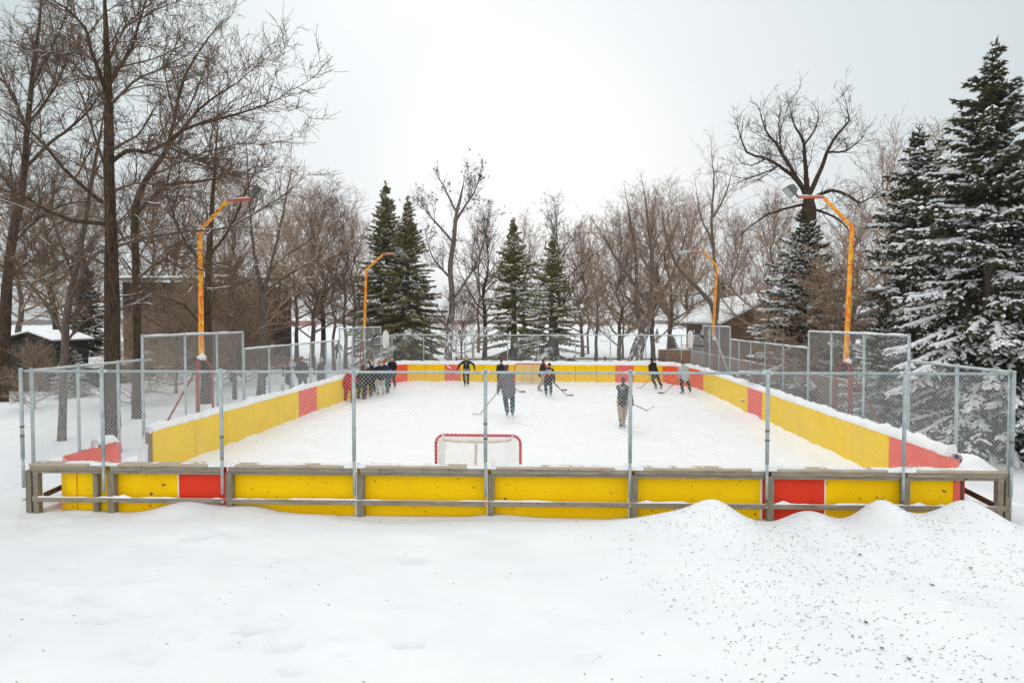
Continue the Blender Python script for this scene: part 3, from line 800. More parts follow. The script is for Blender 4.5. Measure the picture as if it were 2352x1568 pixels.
def hand_caps(w, fd, pn, s=1.0, curl=1.0, fat=1.0, side=1):
    """palm, four fingers and a thumb from wrist w along fd, palm normal pn"""
    fd = Vector(fd).normalized(); pn = Vector(pn); pn = (pn - fd * pn.dot(fd)).normalized(); t = fd.cross(pn) * side
    out = []
    w = Vector(w)
    for k, (o, ln) in enumerate(((.030, .074), (.010, .083), (-.011, .077), (-.031, .062))):
        b = w + (fd * .095 + t * o) * s
        out.append((w + (fd * .02 + t * o * .6) * s, b, .017 * s * fat, .013 * s * fat))
        p = b; ang = .25 * curl
        for sg in (.45, .32, .25):
            q = p + (fd * math.cos(ang) + pn * math.sin(ang)) * (ln * sg * s)
            out.append((p, q, .0105 * s * fat, .0088 * s * fat)); p = q; ang += .75 * curl
    b = w + (fd * .035 + t * .034) * s
    q = b + (t * .55 + fd * .7 + pn * .45).normalized() * .042 * s
    e = q + (fd * .75 + pn * (.3 + .5 * curl) + t * .05).normalized() * .032 * s
    out += [(w + fd * .01 * s, b, .017 * s * fat, .014 * s * fat), (b, q, .013 * s * fat, .011 * s * fat), (q, e, .011 * s * fat, .009 * s * fat)]
    return out

# skate and boot templates (ankle at origin height, toe towards +y)
def skate_template(high=True):
    boot = fuse('skate_boot', [((0, -.015, .10), (0, -.02, .28), .048, .050), ((0, -.03, .105), (0, .06, .10), .044, .042), ((0, .05, .10), (0, .175, .088), .043, .034), ((0, -.05, .10), (0, -.04, .12), .04, .045)], .014, 3)
    mb = MB()
    mb.box((-.012, -.08, .035), (.012, -.03, .075)).box((-.012, .09, .035), (.012, .15, .072)).box((-.010, -.09, .026), (.010, .17, .042))
    me2 = bpy.data.meshes.new('skate_holder'); me2.from_pydata(mb.v, [], mb.f); me2.materials.append(M['skatewhite'])
    b = MB(); b.box((-.003, -.11, .0), (.003, .19, .028))
    me3 = bpy.data.meshes.new('skate_blade'); me3.from_pydata(b.v, [], b.f); me3.materials.append(M['steel'])
    return boot, me2, me3
SK = skate_template()
BOOT = fuse('winter_boot', [((0, -.02, .06), (0, -.02, .27), .055, .06), ((0, -.04, .05), (0, .16, .045), .05, .045)], .016, 3)

def head_mesh_caps(c, fwd, right, up, s):
    def P(x, y, z): return Vector(c) + (Vector(right) * x + Vector(fwd) * y + Vector(up) * z) * s
    caps = [(P(0, -.015, .03), P(0, .01, .035), .088 * s, .086 * s, (right, .88)),
            (P(0, .02, -.03), P(0, .035, -.075), .068 * s, .045 * s, (right, .95)),
            (P(0, .082, .0), P(0, .108, -.026), .010 * s, .016 * s),
            (P(-.075, -.005, .005), P(-.08, -.015, -.03), .016 * s, .013 * s, (right, .6)), (P(.075, -.005, .005), P(.08, -.015, -.03), .016 * s, .013 * s, (right, .6)),
            (P(-.03, .075, .026), P(.03, .075, .026), .018 * s, .018 * s), (P(-.016, .074, -.062), P(.016, .074, -.062), .013 * s, .013 * s)]
    return caps

def print_patch(jk, src, parent, name, m, yback=True, off=.006, dirv=None):
    """press flat shapes (list of polygons in local x,z) onto the jacket by ray casting along local y"""
    from mathutils.bvhtree import BVHTree
    bvh = BVHTree.FromPolygons([v.co for v in jk.vertices], [tuple(p.vertices) for p in jk.polygons])
    mb = MB()
    for poly in src:
        vs = []
        for x, z in poly:
            o = Vector((x, -1.2 if yback else 1.2, z)); d = Vector((0, 1 if yback else -1, 0))
            hit = bvh.ray_cast(o, d, 3)
            y = hit[0].y if hit[0] else 0
            vs.append((x, y - off if yback else y + off, z))
        mb.add(vs, [tuple(range(len(vs)))])
    return mb.build(name, m, parent)

def person(label, px, base_y, face, s=1.0, lean=0.0, roll=0.0, feet=None, hands=None, head=(0, 0), jacket=(.05, .05, .05), j2=None, jsc=9, trousers=(.03, .03, .03), t2=None, hat=None, hair=(.12, .06, .03),
           glove=(.02, .02, .02), skate=(.02, .02, .02), boots=False, long=.0, hood=False, puffy=1.0, stick=None, pompom=None, bare=False, prints=None, loc=None, tfat=1.0, foot_yaw=(8, -8), crouch=0.0, hipx=0.0, scarf=None, elbow=None, collar=None):
    """face: heading in degrees, 0 = looking away from the camera (+y), 90 = looking left (-x)"""
    g = Vector(loc) if loc is not None else G(px, base_y, 0)
    root = thing('person', label, 'person', (g.x, g.y, g.z if loc is not None else 0.0), math.radians(face), 'people at the rink')
    root.scale = (s, s, s)
    R = Vector((1, 0, 0)); lift = .0 if boots else .07
    feet = feet or ((-.12, 0, 0), (.12, 0, 0))
    ank = [Vector((f[0], f[1], f[2] + .09 + lift)) for f in feet]
    hipc = Vector(((ank[0].x + ank[1].x) / 2 + hipx, (ank[0].y + ank[1].y) / 2 - lean / 400, .93 + lift - crouch))
    ln = math.radians(lean); rl = math.radians(roll)
    upv = Vector((math.sin(rl), math.sin(ln), math.cos(ln) * math.cos(rl))).normalized()
    fwd = Vector((0, math.cos(ln), -math.sin(ln)))
    fwd = (fwd - upv * fwd.dot(upv)).normalized(); rt = fwd.cross(upv)
    waist = hipc + upv * .16; chest = hipc + upv * .36; neck = hipc + upv * .53
    hu = (Vector((0, 0, 1)) * .55 + upv * .45).normalized()
    yw = math.radians(head[0]); pt = math.radians(head[1])
    hf = Vector((-math.sin(yw) * math.cos(pt), math.cos(yw) * math.cos(pt), -math.sin(pt)))
    hr = hf.cross(hu).normalized(); hu2 = hr.cross(hf)
    hc = neck + hu * .105 + hf * .03 + Vector((0, 0, .04))
    sh = [neck + rt * (q * .172) - upv * .085 for q in (-1, 1)]
    hp = [hipc + rt * (q * .095) - upv * .02 for q in (-1, 1)]
    hands = hands or ((-.27, .06, .85), (.27, .06, .85))
    elb = elbow or ((-.6, -1, -.2), (.6, -1, -.2))
    A = [ik(sh[i], hands[i], .30, .28, elb[i]) for i in (0, 1)]
    K = [ik(hp[i], ank[i], .44, .43, (-.15 + .3 * i, 1, .2)) for i in (0, 1)]
    # continuous body
    caps = head_mesh_caps(hc, hf, hr, hu2, 1.06)
    caps += [(neck - upv * .04, hc - hu2 * .05, .055, .052), (hipc, waist, .12, .11, (fwd, .7)), (waist, chest, .11, .13, (fwd, .7)), (chest, neck - upv * .08, .13, .09, (fwd, .7))]
    for i in (0, 1):
        e, w = A[i]; k, an = K[i]
        caps += [(chest + rt * ((2 * i - 1) * .09), sh[i], .07, .055), (sh[i], e, .05, .04), (e, w, .04, .028), (hp[i], k, .082, .056), (k, an, .054, .036), (an, an + Vector((0, .10, -.05)), .036, .03)]
        fd = (w - e).normalized()
        if bare:
            caps += hand_caps(w, fd, (-(2 * i - 1) * .8, .3, -.2), 1.0, 1.1, 1.0, 2 * i - 1)
        else:
            caps += [(w, w + fd * .08, .028, .03)]
    me = fuse('body', caps, .0105, 2)
    for m_ in (M['skin'], M['eye'], M['lip']): me.materials.append(m_)
    spots = [(hc + hr * .032 + hf * .083 + hu2 * .008, .011, 1), (hc - hr * .032 + hf * .083 + hu2 * .008, .011, 1), (hc + hf * .088 - hu2 * .062, .014, 2)]
    mi = [0] * len(me.polygons)
    for p in me.polygons:
        for c_, r_, k_ in spots:
            if (p.center - c_).length < r_: mi[p.index] = k_
    me.polygons.foreach_set('material_index', mi)
    link('body', me, root)
    # trousers
    tc = [(hipc + upv * .06, hipc - upv * .06, .145, .14, (fwd, .78))]
    for i in (0, 1):
        k, an = K[i]
        tc += [(hp[i], k, .112 * tfat, .088 * tfat), (k, an + Vector((0, 0, .05)), .086 * tfat, .076 * tfat)]
        tc += [(hp[i] - fwd * .035, hp[i] - fwd * .03 - upv * .04, .10, .10)]
    tm = fuse('trousers', tc, .017, 3); tm.materials.append(cloth(trousers, t2)); link('trousers', tm, root)
    # jacket
    pf = puffy * 1.1
    hem = hipc - upv * (.05 + long * .9)
    jc = [(hem, waist, .186 * pf + long * .05, .172 * pf, (fwd, .84)), (waist, chest, .172 * pf, .165 * pf, (fwd, .76)), (chest, neck - upv * .13, .158 * pf, .12, (fwd, .74)), (neck - upv * .08, neck + upv * .015, .088, .070), (hem - fwd * .03, waist - fwd * .02, .15 * pf, .12 * pf)]
    for i in (0, 1):
        e, w = A[i]; q = 2 * i - 1
        jc += [(chest + rt * q * .05 + upv * .02, sh[i], .105, .074 * pf), (neck + rt * q * .04 - upv * .03, sh[i], .066, .066), (sh[i], e, .074 * pf, .058 * pf), (e, e.lerp(w, .93), .058 * pf, .044 * pf)]
    if hood: jc += [(neck - fwd * .07 - rt * .07, neck - fwd * .07 + rt * .07, .06, .06), (neck - fwd * .075 - upv * .02, neck - fwd * .09 - upv * .10, .07, .04)]
    if hood == 'up': jc += [(hc - hf * .03 + hu2 * .03, hc - hf * .02 - hu2 * .05, .112, .10)]
    jm = fuse('jacket', jc, .016, 3); jm.materials.append(cloth(jacket, j2, jsc)); link('jacket', jm, root)
    if prints: prints(jm, root, neck, chest, waist)
    if scarf:
        sm = fuse('scarf', [(neck + rt * .05 + fwd * .05, neck - rt * .05 + fwd * .05, .05, .05), (neck + rt * .06 - fwd * .05, neck - rt * .06 - fwd * .05, .05, .05), (neck + rt * .07, neck + rt * .068, .05, .05), (neck - rt * .07, neck - rt * .068, .05, .05)], .014, 3)
        sm.materials.append(cloth(scarf)); link('scarf', sm, root)
    # hat or hair
    if hat:
        kind, col, col2 = hat if len(hat) == 3 else (*hat, None)
        hcaps = [(hc - hf * .012 + hu2 * .052, hc - hf * .012 + hu2 * .085, .097, .080, (hr, .92)), (hc - hf * .015 + hu2 * .03, hc - hf * .012 + hu2 * .05, .100, .1, (hr, .92))]
        if kind == 'tall': hcaps.append((hc - hf * .02 + hu2 * .09, hc - hf * .03 + hu2 * .14, .075, .035))
        if kind == 'trapper': hcaps += [(hc + hr * q * .085 + hu2 * .0, hc + hr * q * .08 - hu2 * .09, .04, .035) for q in (-1, 1)] + [(hc - hf * .07, hc - hf * .06 - hu2 * .05, .06, .06)]
        hm = fuse('hat', hcaps, .012, 3)
        bmh = bmesh.new(); bmh.from_mesh(hm); kill = []
        for v in bmh.verts:
            q = v.co - hc; hf_, hr_, hu_ = q.dot(hf), q.dot(hr), q.dot(hu2)
            if hu_ < .022 + .25 * hf_ and not (kind == 'trapper' and (abs(hr_) > .055 or hf_ < -.02)): kill.append(v)
        bmesh.ops.delete(bmh, geom=kill, context='VERTS'); bmh.to_mesh(hm); bmh.free()
        hm.materials.append(cloth(col, col2, 40)); ho = link('hat', hm, root)
        if pompom:
            pm = fuse('pompom', [(hc + hu2 * .18 - hf * .02, hc + hu2 * .19 - hf * .02, .042, .042)], .012, 1); pm.materials.append(cloth(pompom)); link('pompom', pm, ho)
    if hair and (not hat or hair[0:1] == ('long',)):
        hcol = hair[1] if hair[0] == 'long' else hair
        hcaps = [(hc - hf * .028 + hu2 * .045, hc - hf * .005 + hu2 * .07, .094, .084, (hr, .93)), (hc - hf * .05 + hu2 * .03, hc - hf * .045 - hu2 * .035, .075, .06)]
        if hair[0] == 'long': hcaps += [(hc - hf * .06 - hu2 * .03, neck - fwd * .09 - upv * .08, .06, .05)]
        hm = fuse('hair', hcaps, .011, 2); hm.materials.append(cloth(hcol, None, 60)); link('hair', hm, root)
    for i in (0, 1):
        e, w = A[i]; k, an = K[i]; q = 2 * i - 1
        fd = (w - e).normalized()
        if not bare:
            gm = fuse('glove', hand_caps(w - fd * .01, fd, (-q * .8, .3, -.2), 1.08, 1.15, 1.45, q) + [(w - fd * .05, w + fd * .02, .042, .036)], .0085, 2)
            gm.materials.append(cloth(glove)); link('glove', gm, root)
        f = feet[i]
        t_ = Matrix.Translation((an.x, an.y, f[2])) @ Matrix.Rotation(math.radians(-foot_yaw[i] if False else foot_yaw[i]), 4, 'Z')
        if len(f) > 3: t_ = t_ @ Matrix.Rotation(math.radians(f[3]), 4, 'X')
        if boots:
            bm_ = BOOT.copy(); bm_.materials.clear(); bm_.materials.append(cloth(skate)); o = link('boot', bm_, root); o.matrix_local = t_
        else:
            bm_ = SK[0].copy(); bm_.materials.clear(); bm_.materials.append(cloth(skate, (.30, .31, .32), 14)); o = link('skate', bm_, root); o.matrix_local = t_
            link('blade_holder', SK[1], o); link('blade', SK[2], o)
    return root

def hockey_stick(label, root_or_none, butt, heel, bdir, col=(.02, .02, .022), blade=(.04, .04, .04), tip=None):
    """world points"""
    butt = Vector(butt); heel = Vector(heel); bdir = Vector(bdir).normalized()
    root = thing('hockey_stick', label, 'hockey stick', heel, group='hockey sticks in players hands')
    b = butt - heel
    sh = MB().bar(b, Vector((0, 0, .02)), .022, .032, up=(.3, 1, .2)).build('shaft', cloth(col), root, bevel=.003)
    pts = [Vector((0, 0, .0)), bdir * .10, bdir * .20 + Vector((0, .012, 0)), bdir * .30 + Vector((0, .03, .004))]
    m_ = MB()
    for p, q, h in zip(pts[:-1], pts[1:], (.065, .075, .07)):
        m_.bar(p + Vector((0, 0, .035)), q + Vector((0, 0, .035)), .011, h)
    m_.build('blade', cloth(blade), root, bevel=.003)
    return root

def held(root, hands_local):
    mw = Matrix.Translation(root.location) @ root.rotation_euler.to_matrix().to_4x4() @ Matrix.Diagonal((*root.scale, 1))
    return [mw @ Vector(h) for h in hands_local]

def stick_in_hand(label, p_px, base, face, s, butt_l, heel_l, bdir, **k):
    g = G(p_px, base, 0)
    mw = Matrix.Translation((g.x, g.y, 0)) @ Matrix.Rotation(math.radians(face), 4, 'Z') @ Matrix.Scale(s, 4)
    b = mw @ Vector(butt_l); h = mw @ Vector(heel_l); d = (mw.to_3x3() @ Vector(bdir))
    return hockey_stick(label, None, b, h, d, **k)
def on(butt, heel, t, off=(0, 0, 0)):
    return tuple(Vector(butt).lerp(Vector(heel), t) + Vector(off))

BLK = (.018, .018, .020); DK = (.03, .031, .033)
# two prints
def letters(txt, size, extr=0):
    cu = bpy.data.curves.new('lettering', 'FONT'); cu.body = txt; cu.size = size; cu.align_x = 'CENTER'; cu.shear = .15
    o = bpy.data.objects.new('lettering', cu); COL.objects.link(o)
    dg = bpy.context.evaluated_depsgraph_get(); dg.update()
    me = bpy.data.meshes.new_from_object(o.evaluated_get(dg))
    polys = [[(me.vertices[v].co.x, me.vertices[v].co.y) for v in p.vertices] for p in me.polygons]
    bpy.data.objects.remove(o); bpy.data.curves.remove(cu)
    return polys
def grid_poly(x0, x1, z0, z1, n=5, m=4):
    out = []
    for i in range(n):
        for j in range(m):
            a, b = x0 + (x1 - x0) * i / n, x0 + (x1 - x0) * (i + 1) / n; c, d = z0 + (z1 - z0) * j / m, z0 + (z1 - z0) * (j + 1) / m
            out.append([(a, c), (b, c), (b, d), (a, d)])
    return out
def fxr_print(jm, root, neck, chest, waist):
    z0 = chest.z + .0
    L_ = [[(x * 1.0, z + z0 + .02) for x, z in p] for p in letters('FXR', .17)]
    print_patch(jm, L_, root, 'lettering', M['white'], True, .008)
    print_patch(jm, [p for p in grid_poly(-.12, .12, z0 - .20, z0 - .03) if not (abs(p[0][0] + .024) > .07 and p[0][1] > z0 - .08)], root, 'red_panel', cloth((.62, .03, .02)), True, .005)
def camo_print(jm, root, neck, chest, waist):
    z0 = chest.z + .07
    P_ = [[(x + q[0], z + z0 + q[1]) for x, z in ((-.05, -.012), (.05, -.004), (.06, .022), (-.04, .018))] for q in ((-.06, .04), (.05, .05), (0, .0), (-.02, -.04), (.07, .01), (.03, -.06))]
    print_patch(jm, P_, root, 'back_print', cloth((.55, .60, .62)), True, .006)
def chest_print(jm, root, neck, chest, waist):
    z0 = chest.z
    P_ = grid_poly(-.085, .085, z0 + .085, z0 + .10, 4, 1) + grid_poly(-.09, .09, z0 - .07, z0 - .055, 4, 1) + [[(-.03, z0 - .02), (.02, z0 - .03), (.04, z0 + .03), (0, z0 + .045)]]
    print_patch(jm, P_, root, 'chest_print', cloth((.40, .42, .34)), False, .006)
    print_patch(jm, grid_poly(-.15, .15, waist.z - .17, waist.z - .145, 8, 1), root, 'hem_band', M['white'], False, .008)

# the huddle by the boards
person('person in a bright red snowsuit and lilac knit hat bending into the huddle', 801, 923, -14, s=.95, lean=30, feet=((-.2, 0, 0), (.2, -.03, 0)), hands=((-.2, .5, .75), (.2, .55, .8)), jacket=(.50, .012, .018), trousers=(.46, .012, .016), hat=('tall', (.42, .34, .62)), scarf=(.30, .05, .10), glove=(.02, .02, .03), skate=(.30, .02, .02), boots=True, long=.03, puffy=1.1, tfat=1.15, head=(0, 25))
person('person in a dark green coat and brown fur trapper hat, back turned, in the huddle', 828, 916, -20, s=.95, lean=24, feet=((-.14, 0, 0), (.16, .02, 0)), hands=((-.2, .42, .95), (.25, .42, 1.0)), jacket=(.040, .055, .030), j2=(.022, .028, .018), trousers=(.02, .022, .022), hat=('trapper', (.17, .085, .05)), glove=DK, skate=(.05, .03, .03), boots=True, long=.16, puffy=1.14, head=(-15, 15))
person('person with an ice-blue knit hat and dark snow pants in the huddle, pink boots', 845, 911, 15, s=.94, lean=30, feet=((-.12, 0, 0), (.14, .05, 0)), hands=((-.2, .45, .9), (.22, .5, .95)), jacket=(.028, .034, .028), trousers=(.018, .026, .022), hat=('beanie', (.36, .60, .66)), scarf=(.12, .03, .03), glove=BLK, skate=(.55, .08, .20), boots=True, puffy=1.15, tfat=1.15, head=(10, 20))
person('person with brown hair in a black quilted jacket deep inside the huddle', 857, 903, 70, s=.95, lean=30, feet=((-.14, 0, 0), (.14, 0, 0)), hands=((-.2, .5, .95), (.2, .5, .95)), jacket=(.022, .022, .024), trousers=BLK, hair=(.20, .10, .06), glove=BLK, skate=BLK, puffy=1.12, head=(0, 25))
person('person in ice-blue jeans, black jacket and orange knit hat bending into the huddle', 874, 908.5, 25, s=1.0, lean=38, feet=((-.11, 0, 0), (.13, .0, 0)), hands=((-.35, .5, .95), (.2, .5, .95)), jacket=(.020, .020, .022), trousers=(.52, .62, .70), hat=('tall', (.42, .17, .035)), glove=BLK, skate=(.06, .06, .07), puffy=1.12, head=(10, 20))
person('person in a red knit hat, navy jacket and teal jeans leaning into the huddle', 889, 902.5, 55, s=.97, lean=34, feet=((-.14, -.25, 0), (.12, .15, 0)), hands=((-.3, .5, 1.0), (.2, .55, 1.0)), jacket=(.030, .042, .085), trousers=(.045, .13, .17), hat=('beanie', (.62, .02, .025)), pompom=(.8, .8, .8), glove=BLK, skate=(.03, .03, .035), puffy=1.1, head=(0, 15))
bt, hl = (.12, .30, 1.02), (-.30, .42, 1.32)
person('person in long black coat and grey beanie facing us beside the huddle', 902.5, 892.5, 172, s=.955, feet=((-.12, 0, 0), (.14, .12, 0)), hands=((-.06, .34, 1.08), (.10, .30, 1.02)), jacket=BLK, trousers=BLK, hat=('beanie', (.13, .12, .12)), hair=('long', (.20, .12, .08)), glove=(.30, .30, .33), skate=(.30, .30, .32), long=.14, puffy=1.08, elbow=((-1, -.2, -.5), (1, -.2, -.5)))
stick_in_hand('short pale stick held across the chest of the person in the long black coat', 902.5, 892.5, 172, .955, (-.04, .36, 1.0), (.24, .42, 1.26), (.5, 0, .3), col=(.6, .58, .55), blade=(.7, .7, .7))
# skaters
h1, h2 = (-.50, .10, 1.04), (.52, .08, 1.02)
person('person in a blue hat and dark printed sweatshirt skating with both arms held wide', 1071.5, 887.5, 178, s=.955, feet=((-.10, .05, 0), (.10, -.05, 0)), hands=(h1, h2), jacket=(.030, .034, .022), trousers=BLK, hat=('tall', (.03, .20, .36)), hair=(.25, .13, .07), glove=(.05, .025, .02), skate=(.05, .06, .09), prints=chest_print, elbow=((-1, -.3, .2), (1, -.3, .2)))
stick_in_hand('hockey stick with white blade pointing sideways from the skater in the blue hat', 1071.5, 887.5, 178, .955, (.30, .16, .92), (.86, .22, 1.02), (.6, .0, .5), col=(.45, .10, .05), blade=(.85, .85, .85))
bt, hl = (-.12, .30, 1.0), (1.05, .15, .02)
person('person in a burgundy pompom hat and black jacket seen from behind near the far goal', 1148, 901, -10, s=.96, lean=12, crouch=.04, hipx=.04, feet=((-.10, 0, 0), (.12, .05, 0)), hands=(on(bt, hl, .05), on(bt, hl, .40)), jacket=(.022, .025, .025), trousers=BLK, hat=('beanie', (.16, .045, .085)), pompom=(.12, .03, .05), glove=BLK, skate=DK)
stick_in_hand('black stick reaching behind the tall skater in grey', 1148, 901, -10, .955, bt, hl, (1, .1, 0), blade=(.05, .05, .05))
bt, hl = (-.26, .22, .98), (-.98, .42, .02)
person('tall person in a grey hooded sweater and teal trousers skating with head turned', 1169, 957.5, 6, s=1.13, lean=14, roll=-6, hipx=-.05, crouch=.03, feet=((-.06, .02, 0), (.12, -.02, 0)), hands=(on(bt, hl, .14), on(bt, hl, .04)), jacket=(.15, .15, .165), trousers=(.030, .105, .125), hair=(.13, .065, .035), hood=True, bare=True, skate=(.10, .12, .14), long=.04, puffy=1.2, head=(-50, 5), elbow=((-1, -.6, 0), (1, -.5, -.3)))
stick_in_hand('thin dark stick with pale blade held by the tall skater in grey', 1169, 957.5, 6, 1.13, bt, hl, (-1, .1, 0), blade=(.75, .76, .78))
bt, hl = (.05, .34, .95), (.35, 1.05, .02)
person('bare-headed brown-haired person in a dark top and beige trousers striding past the goal', 1244, 898, -68, s=.93, lean=10, feet=((-.10, .26, 0), (.10, -.22, .02, -15)), hands=(on(bt, hl, .1), on(bt, hl, .35)), jacket=(.035, .040, .042), trousers=(.42, .30, .22), hair=(.10, .045, .025), glove=(.25, .03, .03), skate=(.05, .045, .05), head=(0, 0))
stick_in_hand('plain black stick carried by the brown-haired person in beige trousers', 1244, 898, -68, .93, bt, hl, (.2, 1, 0), blade=(.03, .03, .03))
bt, hl = (-.02, .30, .98), (1.02, .10, .02)
person('person in black beanie and black jacket with white letters and red patch on the back', 1260, 910.5, 4, s=.91, lean=10, crouch=.03, roll=5, feet=((-.13, 0, 0), (.12, .02, 0)), hands=(on(bt, hl, .05), on(bt, hl, .38)), jacket=(.022, .022, .024), trousers=(.040, .085, .135), hat=('tall', (.015, .015, .015)), hood=True, glove=BLK, skate=(.07, .07, .075), long=.09, puffy=1.14, prints=fxr_print)
stick_in_hand('stick with bright green blade held by the skater in the lettered black jacket', 1260, 910.5, 4, .90, bt, hl, (1, .05, .02), blade=(.10, .33, .05))
bt, hl = (.13, .28, .95), (.88, .30, .60)
person('person in a dark camouflage sweatshirt and tan trousers gliding with red gloves, seen from behind', 1428, 982.5, -6, s=.96, lean=6, roll=2, feet=((-.02, -.06, 0), (.07, .24, .06)), hands=(on(bt, hl, .10), on(bt, hl, .36)), jacket=(.085, .09, .098), j2=(.025, .026, .03), jsc=11, trousers=(.43, .345, .275), t2=(.36, .285, .225), hair=(.11, .06, .03), glove=(.48, .015, .04), skate=(.06, .065, .075), prints=camo_print, foot_yaw=(-55, -10), tfat=1.06, elbow=((-1, -.45, -.35), (.9, -.6, -.4)))
stick_in_hand('grey stick with white blade held out by the skater in camouflage', 1428, 982.5, -6, .96, bt, (.90, .30, .58), (1, .2, .55), col=(.10, .10, .11), blade=(.8, .8, .8))
bt, hl = (-.05, .36, .95), (-.72, .62, .02)
person('person dressed all in black with dark hair leaning into a turn near the far corner', 1512, 894.5, 20, s=.97, lean=10, roll=-16, hipx=-.24, crouch=.05, feet=((-.14, 0, 0), (.16, -.05, 0)), hands=(on(bt, hl, .35), on(bt, hl, .08)), jacket=(.020, .019, .020), trousers=(.018, .016, .018), hair=(.015, .012, .012), hood=True, glove=BLK, skate=(.08, .05, .06), long=.08, puffy=1.08, head=(40, 5))
stick_in_hand('stick with pale blade reaching ahead of the skater in black', 1512, 894.5, 20, .955, bt, hl, (-1, .2, 0), blade=(.7, .68, .68))
bt, hl = (-.14, .30, .92), (-1.12, .28, .02)
person('person in a pale grey hooded sweatshirt and black trousers bending forward near the red corner', 1577, 905.5, 8, s=.97, lean=20, roll=-8, hipx=-.08, feet=((-.20, .0, 0), (.20, .05, .03)), hands=(on(bt, hl, .14), on(bt, hl, .0, (.12, 0, .03))), jacket=(.46, .50, .50), trousers=(.016, .017, .017), hat=('beanie', (.13, .095, .075)), hood=True, glove=BLK, skate=(.04, .04, .04), puffy=1.12, crouch=.06, elbow=((-1, -.5, 0), (1, -.7, .1)), foot_yaw=(40, -20))
stick_in_hand('black stick with black blade of the skater in pale grey', 1577, 905.5, 8, .96, bt, hl, (-1, 0, 0), blade=(.02, .02, .02))
# spectators outside the fence
def outside(px, head_y, d, **k):
    p = WY(px, head_y, d); return (p.x, d, .12)
person('spectator in a pink hat and dark green jacket standing outside the fence', 663, 0, -60, s=.93, loc=outside(663, 832, 30), feet=((-.12, 0, 0), (.12, 0, 0)), jacket=(.040, .052, .05), trousers=(.035, .045, .05), hat=('beanie', (.40, .16, .14)), hair=('long', (.12, .05, .03)), glove=BLK, skate=BLK, boots=True, long=.12, puffy=1.05)
person('broad spectator in a black winter coat with back turned, outside the fence', 693.5, 0, 5, s=1.02, loc=outside(693, 825, 31.5), jacket=(.05, .05, .055), trousers=(.035, .04, .045), hat=('beanie', (.14, .11, .10)), glove=BLK, skate=BLK, boots=True, long=.05, puffy=1.25, hood=True)
person('spectator in a teal knit hat and brown-grey coat with lettered sleeve side, outside the fence', 737, 0, -50, s=1.0, loc=outside(737, 825, 31.5), jacket=(.09, .075, .072), j2=(.06, .055, .06), trousers=(.06, .055, .055), hat=('beanie', (.16, .42, .44)), glove=BLK, skate=BLK, boots=True, long=.16, puffy=1.15)
person('walker in grey-green clothes far up the snowy slope between the trees', 776.5, 0, 20, s=.97, loc=outside(776.5, 783, 58), feet=((-.16, 0, 0), (.16, 0, 0)), hands=((-.25, 0, .9), (.42, .05, .82)), jacket=(.085, .095, .09), trousers=(.05, .055, .06), hat=('beanie', (.10, .09, .09)), glove=BLK, skate=BLK, boots=True, long=.05, puffy=1.1)

# bench, loose stick and puck by the boards
def bench(label, p, L, rz, m, legm):
    r = thing('park_bench', label, 'bench', p, rz)
    for k in range(3): MB().box((-L / 2, -.2 + k * .14, .42), (L / 2, -.2 + k * .14 + .12, .46)).build('seat_plank', m, r, bevel=.006)
    for x in (-L / 2 + .2, L / 2 - .2): MB().box((x - .04, -.18, -.1), (x + .04, .2, .418)).build('leg', legm, r)
    snow_ridge('seat_snow', [(-L / 2, 0, .46), (L / 2, 0, .46)], .36, .07, r, seed=p[0])
    return r
pb = WX(707, 880, -10.6)
bench('low dark bench with snow on its seat beside the broad spectator', (pb.x, pb.y, .32), 1.6, 1.5, M['wood_dark'], M['black'])
pu = WF(2198, 1052, .9)
pk = thing('hockey_puck', 'black puck with a pale mark stuck in the snow heap of the front corner', 'puck', (pu.x, pu.y, 1.10)); pk.rotation_euler = (1.15, .1, .2)
MB().tube([(0, 0, -.0127), (0, 0, .0127)], .04, 20).build('disc', M['black'], pk)
MB().tube([(0, 0, .0127), (0, 0, .0137)], .014, 8).build('mark', M['winpale'], pk)
pg = WX(627, 905, -9.62)
st = thing('gate_latch', 'bent grey steel latch bar lying on the snowy board top', 'latch', (pg.x, pg.y, BT + .16))
MB().tube([(0, .9, .02), (.02, .5, .05), (.04, .1, -.02), (0, -.45, -.1)], .016, 8).build('rod', M['galv'], st, smooth=True)
MB().box((-.05, .75, .0), (.05, .86, .22)).build('plate', M['galv'], st, bevel=.01)

